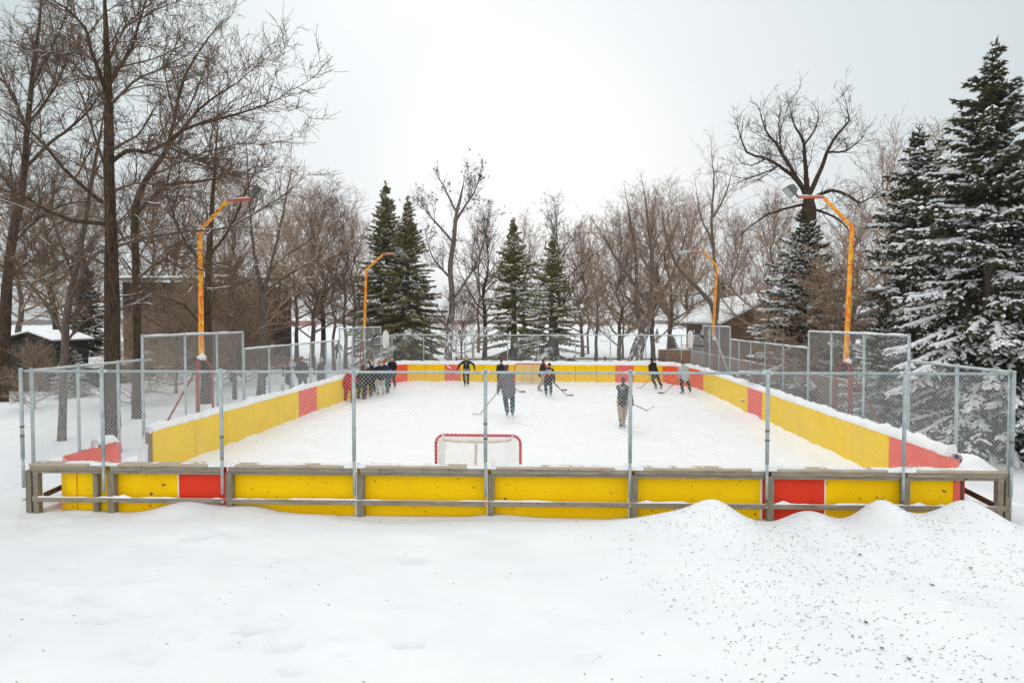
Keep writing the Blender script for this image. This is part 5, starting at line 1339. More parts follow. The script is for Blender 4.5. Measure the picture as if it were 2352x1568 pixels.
TREES = [
 ('round', 30, 42, 300, 'bare tree behind the black hut roof, mostly hidden by the leaning ash', 0.4),
 ('oak', 112, 46, 330, 'bare oak behind the gap between the black hut and the slim pale tree', 1.9),
 ('dense', 185, 52, 400, 'twiggy bare tree rising behind the dark evergreen by the black hut', 2.6),
 ('round', 395, 56, 330, 'bare tree rising behind the flat roof of the dark brown house', 3.3),
 ('oak', 345, 62, 360, 'distant bare oak behind the dark brown house, beside its taller neighbour', 0.9),
 ('dense', 530, 37, 380, 'thin twiggy bare tree at the end wall of the dark brown house', 5.1),
 ('slim', 533, 28.5, 480, 'very thin bent bare tree just outside the taller fence bays', 2.0),
 ('round', 678, 54, 445, 'bare tree standing alone between the forked tree and the close pair of trunks', 1.2),
 ('dense', 714, 50, 400, 'broad twiggy bare tree, one of the close pair of thick trunks', 4.0),
 ('oak', 738, 50.5, 415, 'bare oak, other half of the close pair of thick trunks', 2.2),
 ('slim', 764, 45, 455, 'straight slim bare tree beside the walker on the slope', 0.3),
 ('slim', 790, 47, 435, 'slightly curved slim bare tree between the walker and the slim orange mast', 4.4),
 ('round', 640, 64, 420, 'far bare tree whose crown fills in behind the forked tree', 3.0),
 ('dense', 810, 62, 470, 'far twiggy bare tree just short of the two dark spruces', 5.5),
 ('oak', 1112, 56, 470, 'bare oak with a thick knotted trunk between the seed-cluster tree and the sparse spruce', 5.9),
 ('round', 1205, 62, 470, 'bare tree showing above the gap between the two middle spruces', 1.6),
 ('oak', 1282, 54, 445, 'bare oak whose crown rises right behind the shorter middle spruce', 3.7),
 ('dense', 1338, 64, 495, 'low twiggy bare tree at the edge of the open snowfield', 0.8),
 ('slim', 1098, 72, 490, 'slender far bare tree seen past the knotted oak trunk', 2.5),
 ('dense', 1424, 47, 462, 'twiggy bare tree with pale lower trunk at the edge of the dense grove', 2.9),
 ('dense', 1502, 49, 412, 'twiggy bare tree with thick dark trunk in the middle of the dense grove', 0.2),
 ('round', 1540, 51, 418, 'bare tree in the grove nearest the orange plank fence', 5.0),
 ('dense', 1585, 66, 440, 'twiggy bare tree behind the eave of the log cabin', 1.5),
 ('round', 1370, 58, 520, 'small bare tree leaning out of the grove over the snowfield', 4.9),
 ('slim', 1352, 70, 560, 'thin bare tree alone in the snowfield near the rail fence', 0.0),
 ('slim', 1432, 60, 560, 'thin straight bare trunk in the snowfield beside the dense grove', 1.0),
 ('dense', 1690, 68, 470, 'twiggy bare tree rising behind the cabin ridge', 3.9),
 ('dense', 1775, 44, 428, 'dense brown cone-shaped bare tree next to the gnarled oak', 2.0),
 ('round', 2045, 42, 268, 'fine-branched bare tree behind the second-tallest spruce', 0.7),
 ('oak', 2165, 46, 275, 'bare oak showing between the two tallest spruces', 2.8),
 ('round', 1965, 46, 420, 'bare tree behind the bent arm of the thick floodlight mast', 3.6),
 ('round', 2330, 44, 330, 'bare tree partly hidden behind the tallest spruce', 5.7),
 ('young', 1925, 24, 560, 'snow-dusted bare shrub in front of the snow-dusted spruce, behind the taller fence bays', 0.5),
 ('young', 75, 25, 775, 'low twiggy bush in front of the black hut wall', 3.0),
 ('young', 300, 26.5, 700, 'reddish twiggy bush between the oak trunks and the dark house', 4.1),
 ('young', 560, 36, 660, 'low twiggy bush beside the end wall of the dark house', 1.1),
 ('young', 400, 31, 640, 'tangled twiggy bush in front of the dark house wall by the bin', 5.2),
 ('young', 470, 34, 600, 'tall twiggy bush covering the middle of the dark house wall', 0.1),
 ('young', 1060, 60, 640, 'small bare sapling on the snow beside the wooden frame', 2.2),
]
for k_, px, Y, top, lab, rz in TREES:
    w = {'young': 1.35, 'slim': 1.0}.get(k_, 1.0)
    place_tree(k_, px, Y, top, lab, rz, w, cat='shrub' if k_ == 'young' and 'sapling' not in lab else 'tree', group='bushes and saplings' if k_ == 'young' else 'bare trees of the park')

# ------------------------------------------------------------------ spruces
def spruce_mesh(seed, H_, R_, snow, base=.06, whorl=.34, nb=6, sub=4, droop=1.0, nm=None, shape=.85, dens=1.0, fat=1.0, topless=0.0, zj=.16):
    r = np.random.default_rng(seed)
    A0, A1, RA, RB = [], [], [], []          # woody branches
    T0, T1 = [], []                         # needle shoots
    S0, S1, SR = [], [], []
    z = base * H_
    while z < H_ * .955:
        u = z / H_
        n = nb if u < .9 else 4
        for k in range(n):
            if r.random() < .10: continue
            az = r.uniform(0, 2 * PI); zo = r.normal(0, zj)
            L = R_ * max(.03, (1 - u)) ** shape * r.uniform(.68, 1.14)
            if u < .16: L *= .55 + 2.8 * u
            if u > .78: L *= 1 - .9 * (u - .78) / .22 * .75
            if r.random() < .18: L *= r.uniform(.55, .8)
            el = math.radians(-18 * droop + 62 * u ** 1.4 + r.normal(0, 5))
            d = np.array([math.cos(az) * math.cos(el), math.sin(az) * math.cos(el), math.sin(el)])
            p = np.array([0, 0, z + zo])
            m = max(3, int(L / .16)); st = L / m
            for i in range(m):
                t = i / m
                d = d + np.array([r.normal(0, .04), r.normal(0, .04), -.055 * droop * (1 - t) + .085 * t * (1 if u > .25 else .7)]) ; d = unit(d)
                q = p + d * st
                A0.append(p); A1.append(q); RA.append(.012 + .012 * (1 - t) * L / 2); RB.append(.010 + .010 * (1 - t) * L / 2)
                if t > .12 or u > .6:
                    side = np.cross(d, [0, 0, 1.0]); side = unit(side)
                    for sg in (-1, 1):
                        for _ in range(max(1, int(round(1.6 * dens)))):
                            if r.random() < .12: continue
                            tl = min(.62, (.16 + .34 * L * .35) * (1 - .62 * t)) * r.uniform(.6, 1.2)
                            td = unit(d * r.uniform(.45, .9) + side * sg * r.uniform(.6, 1.0) + np.array([0, 0, r.uniform(-.75, .0) * droop]))
                            b = p + (q - p) * r.random()
                            e = b + td * tl
                            T0.append(b); T1.append(e)
                            for _s in range(sub):
                                w = r.uniform(.2, .95); c = b + td * tl * w
                                sd = unit(td * .7 + np.cross(td, [0, 0, 1.0]) * r.choice([-1, 1]) * r.uniform(.4, .9) + np.array([0, 0, r.uniform(-.45, .15)]))
                                T0.append(c); T1.append(c + sd * tl * r.uniform(.3, .5))
                    T0.append(p); T1.append(q + d * .06)
                p = q
            T0.append(p - d * .1); T1.append(p + d * .10)
        z += whorl * (1 - .45 * u) * r.uniform(.8, 1.2)
    T0.append(np.array([0, 0, H_ * .95])); T1.append(np.array([0.01, 0, H_]))
    for q_ in range(14):
        z_ = H_ * r.uniform(.94, .99); a_ = r.uniform(0, 6.28); T0.append(np.array([0, 0, z_])); T1.append(np.array([.14 * math.cos(a_), .14 * math.sin(a_), z_ + .12]))
    T0 = np.array(T0); T1 = np.array(T1)
    ln = np.linalg.norm(T1 - T0, axis=1)
    rad = (.020 + .012 * np.minimum(1, ln / .4)) * fat
    mid = T0 + (T1 - T0) * .35
    v1, q1 = tube_arrays(T0, mid, rad * .55, rad, 4); v2, q2 = tube_arrays(mid, T1, rad, rad * .15, 4)
    # rough the shoot outlines so they read as needles, not sticks
    V = np.concatenate([v1, v2]); Q = np.concatenate([q1, q2 + len(v1)])
    V += r.normal(0, .006, V.shape)
    # loose needle blades
    nn = int(len(T0) * 2.2); k = r.integers(0, len(T0), nn); t = r.random((nn, 1))
    c = T0[k] + (T1[k] - T0[k]) * t; d = (T1[k] - T0[k]) / np.maximum(ln[k][:, None], 1e-6) + r.normal(0, .55, (nn, 3)); d /= np.linalg.norm(d, axis=1, keepdims=True)
    v3, q3 = tube_arrays(c, c + d * r.uniform(.05, .10, (nn, 1)), .010 * fat, .002, 3)
    b = len(V); V = np.concatenate([V, v3]); Q = np.concatenate([Q, q3 + b])
    # twigs wood
    # snow lying on the shoots
    sn = None
    if snow > 0:
        hn = np.array([mnoise.noise(Vector((a[0] * .8 + seed, a[1] * .8, a[2] * .9))) for a in T0[::1]])
        hh = T0[:, 2] / H_
        out = np.hypot(T0[:, 0], T0[:, 1]) / (R_ * np.maximum(.05, 1 - hh) ** shape + .05)
        dz = np.abs((T1 - T0)[:, 2]) / np.maximum(ln, 1e-6)
        pr = snow * (1.15 - .95 * hh) * (.35 + .75 * np.clip(out, 0, 1)) + .55 * hn
        keep = (r.random(len(T0)) < pr) & (dz < .75)
        a = T0[keep]; bq = T1[keep]; rr = rad[keep] * r.uniform(.9, 1.7, keep.sum())
        up = np.array([0, 0, 1.0])
        a2 = a + up * rr[:, None] * .75; b2 = bq + up * rr[:, None] * .55; md = (a2 + b2) / 2 + up * rr[:, None] * .25
        s1, f1 = tube_arrays(a2, md, rr * .45, rr * 1.05, 5); s2, f2 = tube_arrays(md, b2, rr * 1.05, rr * .3, 5)
        sv = np.concatenate([s1, s2]); sf = np.concatenate([f1, f2 + len(s1)])
        # thicker pillows along the outer boughs
        A0a = np.array(A0); A1a = np.array(A1); hb = A0a[:, 2] / H_
        ob = np.hypot(A0a[:, 0], A0a[:, 1]) / (R_ * np.maximum(.05, 1 - hb) ** shape + .05)
        nb_ = np.array([mnoise.noise(Vector((a[0] * .9 + seed * 3, a[1] * .9, a[2] * .9))) for a in A0a])
        kb = (ob > .35) & (nb_ + snow * (1.0 - .9 * hb) > .42)
        if kb.any():
            g_ = r.uniform(.045, .085, kb.sum()); u_ = np.array([[0, 0, .045]])
            p1, h1 = tube_arrays(A0a[kb] + u_, A1a[kb] + u_ * .9, g_, g_ * r.uniform(.6, 1.1, kb.sum()), 6)
            sf = np.concatenate([sf, h1 + len(sv)]); sv = np.concatenate([sv, p1])
        sv = sv + r.normal(0, .006, sv.shape)
        sn = (sv, sf)
    w = tube_arrays(A0, A1, RA, RB, 4)
    return dict(crown=(V, Q), snow=sn, wood=w, H=H_)
def make_spruce(label, px, Y, top, sp, rz, tr=.16, needle='needle', scx=1.0, group=None, zb=.1):
    p = WY(px, top, Y); s_ = (p.z - zb) / sp['H']
    root = thing('spruce_tree', label, 'tree', (p.x, Y, zb), rz, group or 'spruces of the park')
    root.scale = (s_ * scx, s_ * scx, s_)
    key = 'me_' + needle
    if key not in sp:
        H_ = sp['H']
        tv, tq = tube_arrays([(0, 0, -.3), (0, 0, H_ * .12), (.02, 0, H_ * .5)], [(0, 0, H_ * .12), (.02, 0, H_ * .5), (0, 0, H_ * .97)], [tr * 1.2, tr, tr * .6], [tr, tr * .6, .015], 10)
        sp[key] = [('trunk', mesh_np('trunk', tv, tq, True, [M['bark_grey']])), ('crown', mesh_np('crown', *sp['crown'], False, [M[needle]])), ('branch_wood', mesh_np('branch_wood', *sp['wood'], False, [M['twig']]))]
        if sp['snow']: sp[key].append(('snow_clumps', mesh_np('snow_clumps', *sp['snow'], True, [M['snow']])))
    for n_, me in sp[key]: link(n_, me, root)
    return root
SPA = spruce_mesh(1, 12.0, 3.6, .62, base=.07, whorl=.30, nb=8, sub=6, dens=1.3, shape=.8, zj=.3, droop=1.25, fat=1.15)
SPB = spruce_mesh(2, 11.0, 3.3, .60, base=.05, whorl=.30, nb=7, sub=6, dens=1.3, shape=.8, zj=.3, droop=1.25, fat=1.15)
SPC = spruce_mesh(3, 14.0, 3.1, .03, base=.10, whorl=.30, nb=9, sub=6, fat=1.4, shape=.85, dens=1.5, zj=.34, droop=1.1)
SPD = spruce_mesh(4, 11.5, 2.9, .16, base=.07, whorl=.36, nb=6, sub=5, fat=1.35, shape=.8, dens=1.3, zj=.34)
SPE = spruce_mesh(5, 8.5, 2.7, .72, base=.03, whorl=.26, nb=8, sub=5, shape=.75, dens=1.2)
make_spruce('tallest dark spruce with snow-loaded lower boughs, its trunk seen through the corner fence', 2288, 18.6, 88, SPA, .3, .22, scx=1.15)
make_spruce('second-tallest snowy spruce just behind the thick floodlight mast', 2112, 24.0, 288, SPB, 1.4, .2, scx=1.15)
make_spruce('snowy spruce at the picture edge nearest the camera, mostly cut off by the frame', 2520, 17.0, 150, SPB, 2.7, .2)
make_spruce('snowy spruce filling the gap behind the two tallest spruces', 2225, 27, 395, SPA, 2.2, .2)
make_spruce('snow-dusted spruce standing right in front of the gnarled oak trunk', 1850, 26.5, 480, SPE, .8, .14, scx=1.2)
make_spruce('low snowy spruce behind the lower fence bays by the taller ones', 2035, 20.5, 690, SPE, 2.9, .12, scx=1.15)
make_spruce('pointed dark spruce, taller one of the pair by the slim orange mast', 886, 50, 413, SPC, .5, .2, 'needle_olive', scx=1.2)
make_spruce('broader dark spruce, shorter one of the pair by the slim orange mast', 936, 47.5, 448, SPC, 2.5, .2, 'needle_olive', scx=1.3)
make_spruce('sparse olive spruce between the knotted oak and the far goal', 1180, 48, 498, SPD, .2, .22, 'needle_olive', scx=1.25)
make_spruce('sparse olive spruce with snowy skirt at the edge of the open snowfield', 1268, 46, 538, SPD, 3.4, .2, 'needle_olive', scx=1.35)
make_spruce('dark evergreen between the black hut and the dark brown house', 195, 37, 590, SPC, 1.2, .2, scx=1.25)
make_spruce('low snowy evergreen beside the black hut wall', 165, 29, 790, SPE, 4.2, .12, scx=1.3)
make_spruce('tiny snow-flecked spruce far out on the open snowfield', 1509, 105, 778 - 25, SPD, 4.2, .12, 'needle_olive', scx=1.3)
make_spruce('dark evergreen behind the end of the log cabin', 1660, 66, 640, SPD, 1.0, .2, scx=1.2)
make_spruce('small dark spruce half hidden behind the dense grove', 1545, 52, 770, SPE, 1.0, .2, scx=1.3)

# ------------------------------------------------------------------ buildings
def at(px, py, Y): return WY(px, py, Y)
# dark brown house
Yh = 44.0; a = at(285, 850, Yh); b = at(551, 850, Yh); zt = at(551, 648, Yh).z; zl = at(425, 642, Yh).z
hs = thing('dark_house', 'tall dark brown house with a thin flat roof behind the twiggy bushes', 'house', ((a.x + b.x) / 2, Yh, 0))
w2 = (b.x - a.x) / 2
mb = MB(); mb.box((-w2, 0, -.3), (w2, 9, zt)); mb.build('wall', M['brownhouse'], hs)
mb = MB(); V = [(-w2 - .4, -.9, zt + .12), (w2 + .55, -.9, zt + .06), (w2 + .55, 9.5, zt + .75), (-w2 - .4, 9.5, zt + .8)]
mb.add(V + [(x, y, z + .16) for x, y, z in V], [(0, 3, 2, 1), (4, 5, 6, 7), (0, 1, 5, 4), (1, 2, 6, 5), (2, 3, 7, 6), (3, 0, 4, 7)]); rf = mb.build('roof', M['fascia'], hs)
mb = MB(); mb.add([(x * .995, y, z + .165) for x, y, z in V] + [(x * .99, y, z + .30) for x, y, z in V], [(0, 3, 2, 1), (4, 5, 6, 7), (0, 1, 5, 4), (1, 2, 6, 5), (2, 3, 7, 6), (3, 0, 4, 7)]); mb.build('roof_snow', M['snow'], rf, bevel=.04)
for px, py, n_ in ((436, 808, 'notice_plate'), (436, 821, 'notice_plate'), (481, 807, 'notice_plate')):
    p = at(px, py, Yh); x = p.x - hs.location.x
    MB().box((x - .13, -.04, p.z - .12), (x + .13, -.003, p.z + .12)).build(n_, M['winpale'], hs)
p = at(384, 812, Yh); x = p.x - hs.location.x
MB().tube([(x, -.06, p.z - .7), (x, -.06, p.z + .6)], .05, 8).build('drain_pipe', M['galv'], hs)
p = at(345, 880, 40); tb = thing('litter_bin', 'dark blue-grey litter bin on the snow by the dark house', 'bin', (p.x, 40, .08))
MB().tube([(0, 0, 0), (0, 0, .92), (0, 0, .96), (0, 0, 1.0)], [.33, .36, .38, .36], 14).build('bin_body', M['bin'], tb, smooth=False)
MB().tube([(0, 0, 1.0), (0, 0, 1.12), (0, 0, 1.18)], [.36, .30, .08], 14).build('lid_snow', M['snow'], tb, smooth=True)
p = at(368, 846, 42.5); bench('snow-topped bench against the dark brown house wall', (p.x, 42.5, .1), 1.5, 0, M['wood'], M['wood_dark'])
p = at(340, 808, 41); ub = thing('utility_box', 'pale snow-covered utility cabinet in front of the dark house', 'cabinet', (p.x, 41, 0))
MB().box((-.35, -.2, .0), (.35, .2, p.z - .1)).build('cabinet', M['fascia'], ub, bevel=.02); snow_ridge('snow_cap', [(-.35, 0, p.z - .1), (.35, 0, p.z - .1)], .5, .4, ub, seed=4)
# black hut
Yb = 31.0; pk_ = at(76, 766, Yb); el = at(16, 786, Yb); er = at(136, 786, Yb); gb = at(76, 908, Yb)
bh = thing('black_hut', 'black-green gabled hut with snow along its roof edges behind the leaning ash', 'hut', (pk_.x, Yb, 0))
x0_, x1_ = at(-60, 800, Yb).x - pk_.x, at(128, 800, Yb).x - pk_.x
W_ = 1.55
mb = MB(); mb.add([(x0_ + .2, 0, -.2), (x1_ - .1, 0, -.2), (x1_ - .1, 0, er.z - .05), (0, 0, pk_.z - .1), (x0_ + .2, 0, er.z - .35), (x0_ + .2, 2.4, -.2), (x1_ - .1, 2.4, -.2), (x1_ - .1, 2.4, er.z - .05), (0, 2.4, pk_.z - .1), (x0_ + .2, 2.4, er.z - .35)], [(0, 1, 2, 3, 4), (9, 8, 7, 6, 5), (0, 5, 6, 1), (1, 6, 7, 2), (0, 4, 9, 5)])
mb.build('wall', M['darkhut'], bh)
def slab(mb, A, B, C, D, t):
    n = Vector(B) - Vector(A); m_ = Vector(D) - Vector(A); u = n.cross(m_).normalized() * t
    vs = [Vector(v) for v in (A, B, C, D)]; vs += [v + u for v in vs]
    return mb.add(vs, [(0, 3, 2, 1), (4, 5, 6, 7), (0, 1, 5, 4), (1, 2, 6, 5), (2, 3, 7, 6), (3, 0, 4, 7)])
rf = MB(); slab(rf, (0, -.4, pk_.z), (x1_ + .15, -.4, er.z - .02), (x1_ + .15, 2.6, er.z - .02), (0, 2.6, pk_.z), .08); slab(rf, (x0_ - .1, -.4, er.z - .35), (-.003, -.4, pk_.z), (-.003, 2.6, pk_.z), (x0_ - .1, 2.6, er.z - .35), .08)
rfo = rf.build('roof', M['darkhut'], bh)
sn_ = MB(); slab(sn_, (.0, -.36, pk_.z + .083), (x1_ + .12, -.36, er.z + .063), (x1_ + .12, 2.6, er.z + .063), (0, 2.6, pk_.z + .083), .10); slab(sn_, (x0_ - .1, -.36, er.z - .267), (-.003, -.36, pk_.z + .083), (-.003, 2.6, pk_.z + .083), (x0_ - .1, 2.6, er.z - .267), .10)
sn_.build('roof_snow', M['snow'], rfo, bevel=.03)
lt = thing('lean_to_shed', 'low black shed between the black hut and the thick oak, seen through the corner fence', 'shed', (at(150, 880, 33).x, 33, 0))
l1 = at(215, 880, 33).x - lt.location.x
mb = MB(); mb.add([(-.2, 0, -.2), (l1, 0, -.2), (l1, 0, 1.15), (-.2, 0, 1.5), (-.2, 4, -.2), (l1, 4, -.2), (l1, 4, 1.15), (-.2, 4, 1.5)], [(0, 1, 2, 3), (7, 6, 5, 4), (0, 4, 5, 1), (1, 5, 6, 2), (2, 6, 7, 3), (3, 7, 4, 0)]); mb.build('wall', M['darkhut'], lt)
mb = MB(); slab(mb, (-.2, -.15, 1.505), (l1 + .15, -.15, 1.135), (l1 + .15, 4.1, 1.135), (-.2, 4.1, 1.505), .12); mb.build('roof_snow', M['snow'], lt, bevel=.02)
# log cabin
Yc = 46.0; pc = at(1647, 742, Yc); rg_ = at(1790, 672, Yc)
cb = thing('log_cabin', 'log-sided cabin with a broad snow-covered gable roof behind the rink corner', 'cabin', (rg_.x, Yc, 0))
hw = rg_.x - pc.x; ze = pc.z - .0; zr = rg_.z
mb = MB(); iw = hw - .9; zi = ze + (zr - ze) * .9 / hw
mb.add([(-iw, 0, -.2), (iw, 0, -.2), (iw, 0, zi - .15), (0, 0, zr - .2), (-iw, 0, zi - .15), (-iw, 15, -.2), (iw, 15, -.2), (iw, 15, zi - .15), (0, 15, zr - .2), (-iw, 15, zi - .15)], [(0, 1, 2, 3, 4), (9, 8, 7, 6, 5), (0, 4, 9, 5), (1, 6, 7, 2)])
mb.build('wall', M['log'], cb)
mb = MB(); slab(mb, (-hw, -1.0, ze - .22), (-.002, -1.0, zr - .12), (-.002, 16, zr - .12), (-hw, 16, ze - .22), .1); slab(mb, (.002, -1.0, zr - .12), (hw, -1.0, ze - .22), (hw, 16, ze - .22), (.002, 16, zr - .12), .1); ro = mb.build('roof', M['wood_dark'], cb)
mb = MB(); slab(mb, (-hw - .03, -.97, ze - .115), (-.002, -.97, zr - .015), (-.002, 16, zr - .015), (-hw - .03, 16, ze - .115), .2); slab(mb, (.002, -.97, zr - .015), (hw + .03, -.97, ze - .115), (hw + .03, 16, ze - .115), (.002, 16, zr - .015), .2); mb.build('roof_snow', M['snow'], ro, bevel=.05)
for yy in (3.2, 5.6, 8.2, 11):
    wf = MB().box((-iw - .06, yy, ze - 1.55), (-iw - .003, yy + .7, ze - .55)).build('window', M['wood_dark'], cb)
    MB().box((-iw - .075, yy + .07, ze - 1.48), (-iw - .062, yy + .63, ze - .62)).build('pane', M['winpale'], wf)
# vertical plank fence by the cabin
pf_ = thing('plank_fence', 'tall weathered vertical plank fence running behind the snowy side fence to the cabin', 'fence', (0, 0, 0))
q0 = at(1585, 800, 43.5); q1 = (GR + 1.6, 22.0)
q0 = (q0.x, 43.5)
d = Vector((q1[0] - q0[0], q1[1] - q0[1])); L_ = d.length
pf_.location = (q0[0], q0[1], 0); pf_.rotation_euler = (0, 0, math.atan2(d.y, d.x))
MB().box((0, -.02, -.2), (L_, .02, 1.72)).build('planks', M['plankwall'], pf_)
MB().box((0, .022, 1.45), (L_, .07, 1.55)).build('rail', M['wood_dark'], pf_)
snow_ridge('snow_cap', [(0, 0, 1.72), (L_, 0, 1.72)], .06, .04, pf_, seed=2)
of = thing('plank_fence', 'short orange-brown plank enclosure with snowy top rail near the far corner', 'fence', (at(1528, 830, 45).x, 45, 0))
wl = at(1588, 830, 45).x - of.location.x
MB().box((.0, 3.0, -.2), (wl + .6, 3.05, 1.55)).build('planks', M['plank_orange'], of)
mb = MB(); mb.add([(0, 0, -.2), (.05, 0, -.2), (wl * .55, 2.98, -.2), (wl * .55 - .05, 2.98, -.2), (0, 0, 1.55), (.05, 0, 1.55), (wl * .55, 2.98, 1.5), (wl * .55 - .05, 2.98, 1.5)], [(0, 3, 2, 1), (4, 5, 6, 7), (0, 1, 5, 4), (1, 2, 6, 5), (2, 3, 7, 6), (3, 0, 4, 7)]); mb.build('gate_leaf', M['plank_orange'], of)
MB().box((-.08, -.08, -.2), (.0, .06, 1.62)).build('post', M['wood_dark'], of)
snow_ridge('snow_cap', [(0, 3.02, 1.55), (wl + .6, 3.02, 1.55)], .1, .09, of, seed=3)
# brown rail fences in the park
def rail_fence(label, P, zt_=1.0, n=None):
    r = thing('rail_fence', label, 'fence', (P[0][0], P[0][1], 0))
    pts = [(x - P[0][0], y - P[0][1]) for x, y in P]
    for a, b in zip(pts[:-1], pts[1:]):
        for z in (zt_, zt_ - .5): MB().bar((*a, z), (*b, z), .07, .10).build('rail', M['railbrown'], r)
    for x, y in pts: MB().box((x - .06, y - .06, -.2), (x + .06, y + .06, zt_ + .18)).build('post', M['railbrown'], r)
def rp(px, Y): return (at(px, 800, Y).x, Y)
rail_fence('brown two-rail fence crossing the snow between the dark house and the close pair of trunks', [rp(555, 40), rp(612, 40), rp(650, 40.5), rp(690, 41), rp(722, 41.5)], 1.15)
rail_fence('brown two-rail fence running behind the far boards from the seed-cluster tree to the orange planks', [rp(1048, 45), rp(1110, 45), rp(1180, 45.3), rp(1250, 45.6), rp(1320, 46), rp(1390, 46), rp(1460, 46), rp(1527, 46)], 1.0)
ph = at(1078, 795, 62); fr_ = thing('wooden_frame', 'small reddish wooden goal-like frame standing alone on the far snow', 'frame', (ph.x, 62, .1))
for x in (-.42, .30, .44): MB().box((x - .04, -.04, -.1), (x + .04, .04, 1.45)).build('post', M['plank_orange'], fr_)
for z in (.55, 1.3): MB().box((-.38, -.03, z), (.26, .03, z + .08)).build('rail', M['plank_orange'], fr_)
# far houses and scrub on the horizon
def far_house(label, px, Y, w, h, m, rm):
    p = at(px, 740, Y); r = thing('farm_house', label, 'house', (p.x, Y, 0), .15)
    MB().box((-w / 2, 0, -.5), (w / 2, 7, h)).build('wall', m, r)
    mb = MB(); mb.add([(-w / 2 - .4, -.5, h), (w / 2 + .4, -.5, h), (w / 2 + .4, 7.5, h), (-w / 2 - .4, 7.5, h), (-w / 2, 3.5, h + 2.2), (w / 2, 3.5, h + 2.2)], [(0, 1, 5, 4), (2, 3, 4, 5), (1, 2, 5), (3, 0, 4)])
    mb.build('roof', rm, r)
    for x in (-w * .25, w * .22):
        MB().box((x - .6, -.05, h * .4), (x + .6, -.003, h * .8)).build('window', M['window'], r)
far_house('red-roofed farmhouse far off, just past the end of the dark house', 578, 380, 12, 3.5, M['houseWhite'], M['houseRed'])
far_house('low pale house far off behind the single bare tree', 655, 420, 12, 2.4, M['houseRed'], M['snow'])
far_house('dull red barn on the horizon seen between the close trunks and the slim trees', 700, 460, 15, 3.2, M['houseRed'], M['snow'])
far_house('long pale building on the horizon across the open snowfield', 1385, 560, 26, 3, M['houseWhite'], M['snow'])
far_house('small reddish house on the horizon between dark spruce and seed-cluster tree', 1062, 600, 15, 3.5, M['houseRed'], M['snow'])
V = []; Q = []
for i in range(5200):
    a_ = rnd.uniform(-1.15, 1.0); dd = rnd.uniform(650, 1000); x = math.sin(a_) * dd; y_ = math.cos(a_) * dd
    c = Vector((x, y_, 0)); hgt = rnd.uniform(2.5, 6.5) * (.6 + .6 * abs(fbm(x, y_, .01, 2)))
    for k in range(2):
        t = rnd.uniform(0, PI); u = Vector((math.cos(t), math.sin(t), 0)) * rnd.uniform(.8, 2.4); b_ = len(V); o_ = Vector((rnd.uniform(-2, 2), rnd.uniform(-2, 2), 0))
        V += [tuple(c + o_ - u * .3 + Vector((0, 0, -1))), tuple(c + o_ + u * .3 + Vector((0, 0, -1))), tuple(c + o_ + u + Vector((0, 0, hgt * rnd.uniform(.5, 1)))), tuple(c + o_ - u + Vector((0, 0, hgt * rnd.uniform(.5, 1))))]; Q.append((b_, b_ + 1, b_ + 2, b_ + 3))
tag(link('treeline', mesh_np('treeline', V, Q, False, [M['treeline']])), 'far grey scrub and woods along the horizon', 'woods', kind='stuff')

# ------------------------------------------------------------------ seeds and leaves blown over the snow
V = []; Q = []
def litter(x, y, s_, ang, w=.22):
    z = ground_h(x, y) + .006
    dx, dy = math.cos(ang) * s_ / 2, math.sin(ang) * s_ / 2; nx_, ny_ = -dy * w, dx * w; b_ = len(V); e = .004
    V.extend([(x - dx, y - dy, z + e), (x - nx_, y - ny_, z), (x + dx, y + dy, z + e * 1.5), (x + nx_, y + ny_, z + e)]); Q.append((b_, b_ + 1, b_ + 2, b_ + 3))
cnt = 0
while cnt < 3400:
    x = rnd.uniform(-6.5, 9.5); y = rnd.uniform(5.6, 11.4)
    wgt = min(1, max(0.015, (x - .2) / 3.6) ** 1.2 if x > .2 else .02)
    wgt *= .25 + 1.5 * max(0, .5 + fbm(x, y, .8, 3))
    if rnd.random() > wgt: continue
    litter(x, y, rnd.uniform(.020, .052), rnd.gauss(0, .55) + (PI / 2 if rnd.random() < .12 else 0), rnd.uniform(.14, .3)); cnt += 1
tag(link('seed_litter', mesh_np('seed_litter', V, Q, False, [M['seed']])), 'brown winged seeds scattered over the drifted snow', 'seeds', kind='stuff')
for i, (px, py) in enumerate([(2362, 1490), (2200, 1452), (2276, 1461), (2090, 1510), (2087, 1513), (1906, 1563), (2008, 1485), (1982, 1450), (2420, 1368)]):
    pass
LEAVES = [((2088, 1514), 'curled brown dead leaf lowest on the seed-strewn snow'), ((2025, 1486), 'small curled brown leaf just above the lowest leaf on the snow'), ((2228, 1306), 'curled brown leaf on the snow below the corner drift'), ((1988, 1428), 'reddish twig cluster on the snow below the double drift'), ((2141, 1344), 'pale brown twig cluster lying in the band of seeds'), ((1975, 1272), 'dark leaf scrap in the hollow between the two corner drifts')]
for (px, py), lab in LEAVES:
    p = G(px, py, .25); p = G(px, py, ground_h(p.x, p.y) + .01)
    r = thing('dead_leaf', lab, 'leaf', (p.x, p.y, ground_h(p.x, p.y) + .012), rnd.uniform(0, 6), 'dead leaves and twigs on the snow')
    V2 = []; Q2 = []
    for k in range(7):
        t = k * .9 + rnd.uniform(-.2, .2); u = Vector((math.cos(t), math.sin(t), rnd.uniform(.2, .9))).normalized() * rnd.uniform(.02, .04); w_ = Vector((-math.sin(t), math.cos(t), .2)) * .012
        b_ = len(V2); V2 += [(0, 0, 0), tuple(u * .5 + w_), tuple(u), tuple(u * .5 - w_)]; Q2.append((b_, b_ + 1, b_ + 2, b_ + 3))
    link('leaf_blade', mesh_np('leaf_blade', V2, Q2, False, [M['dry_leaf']]), r)

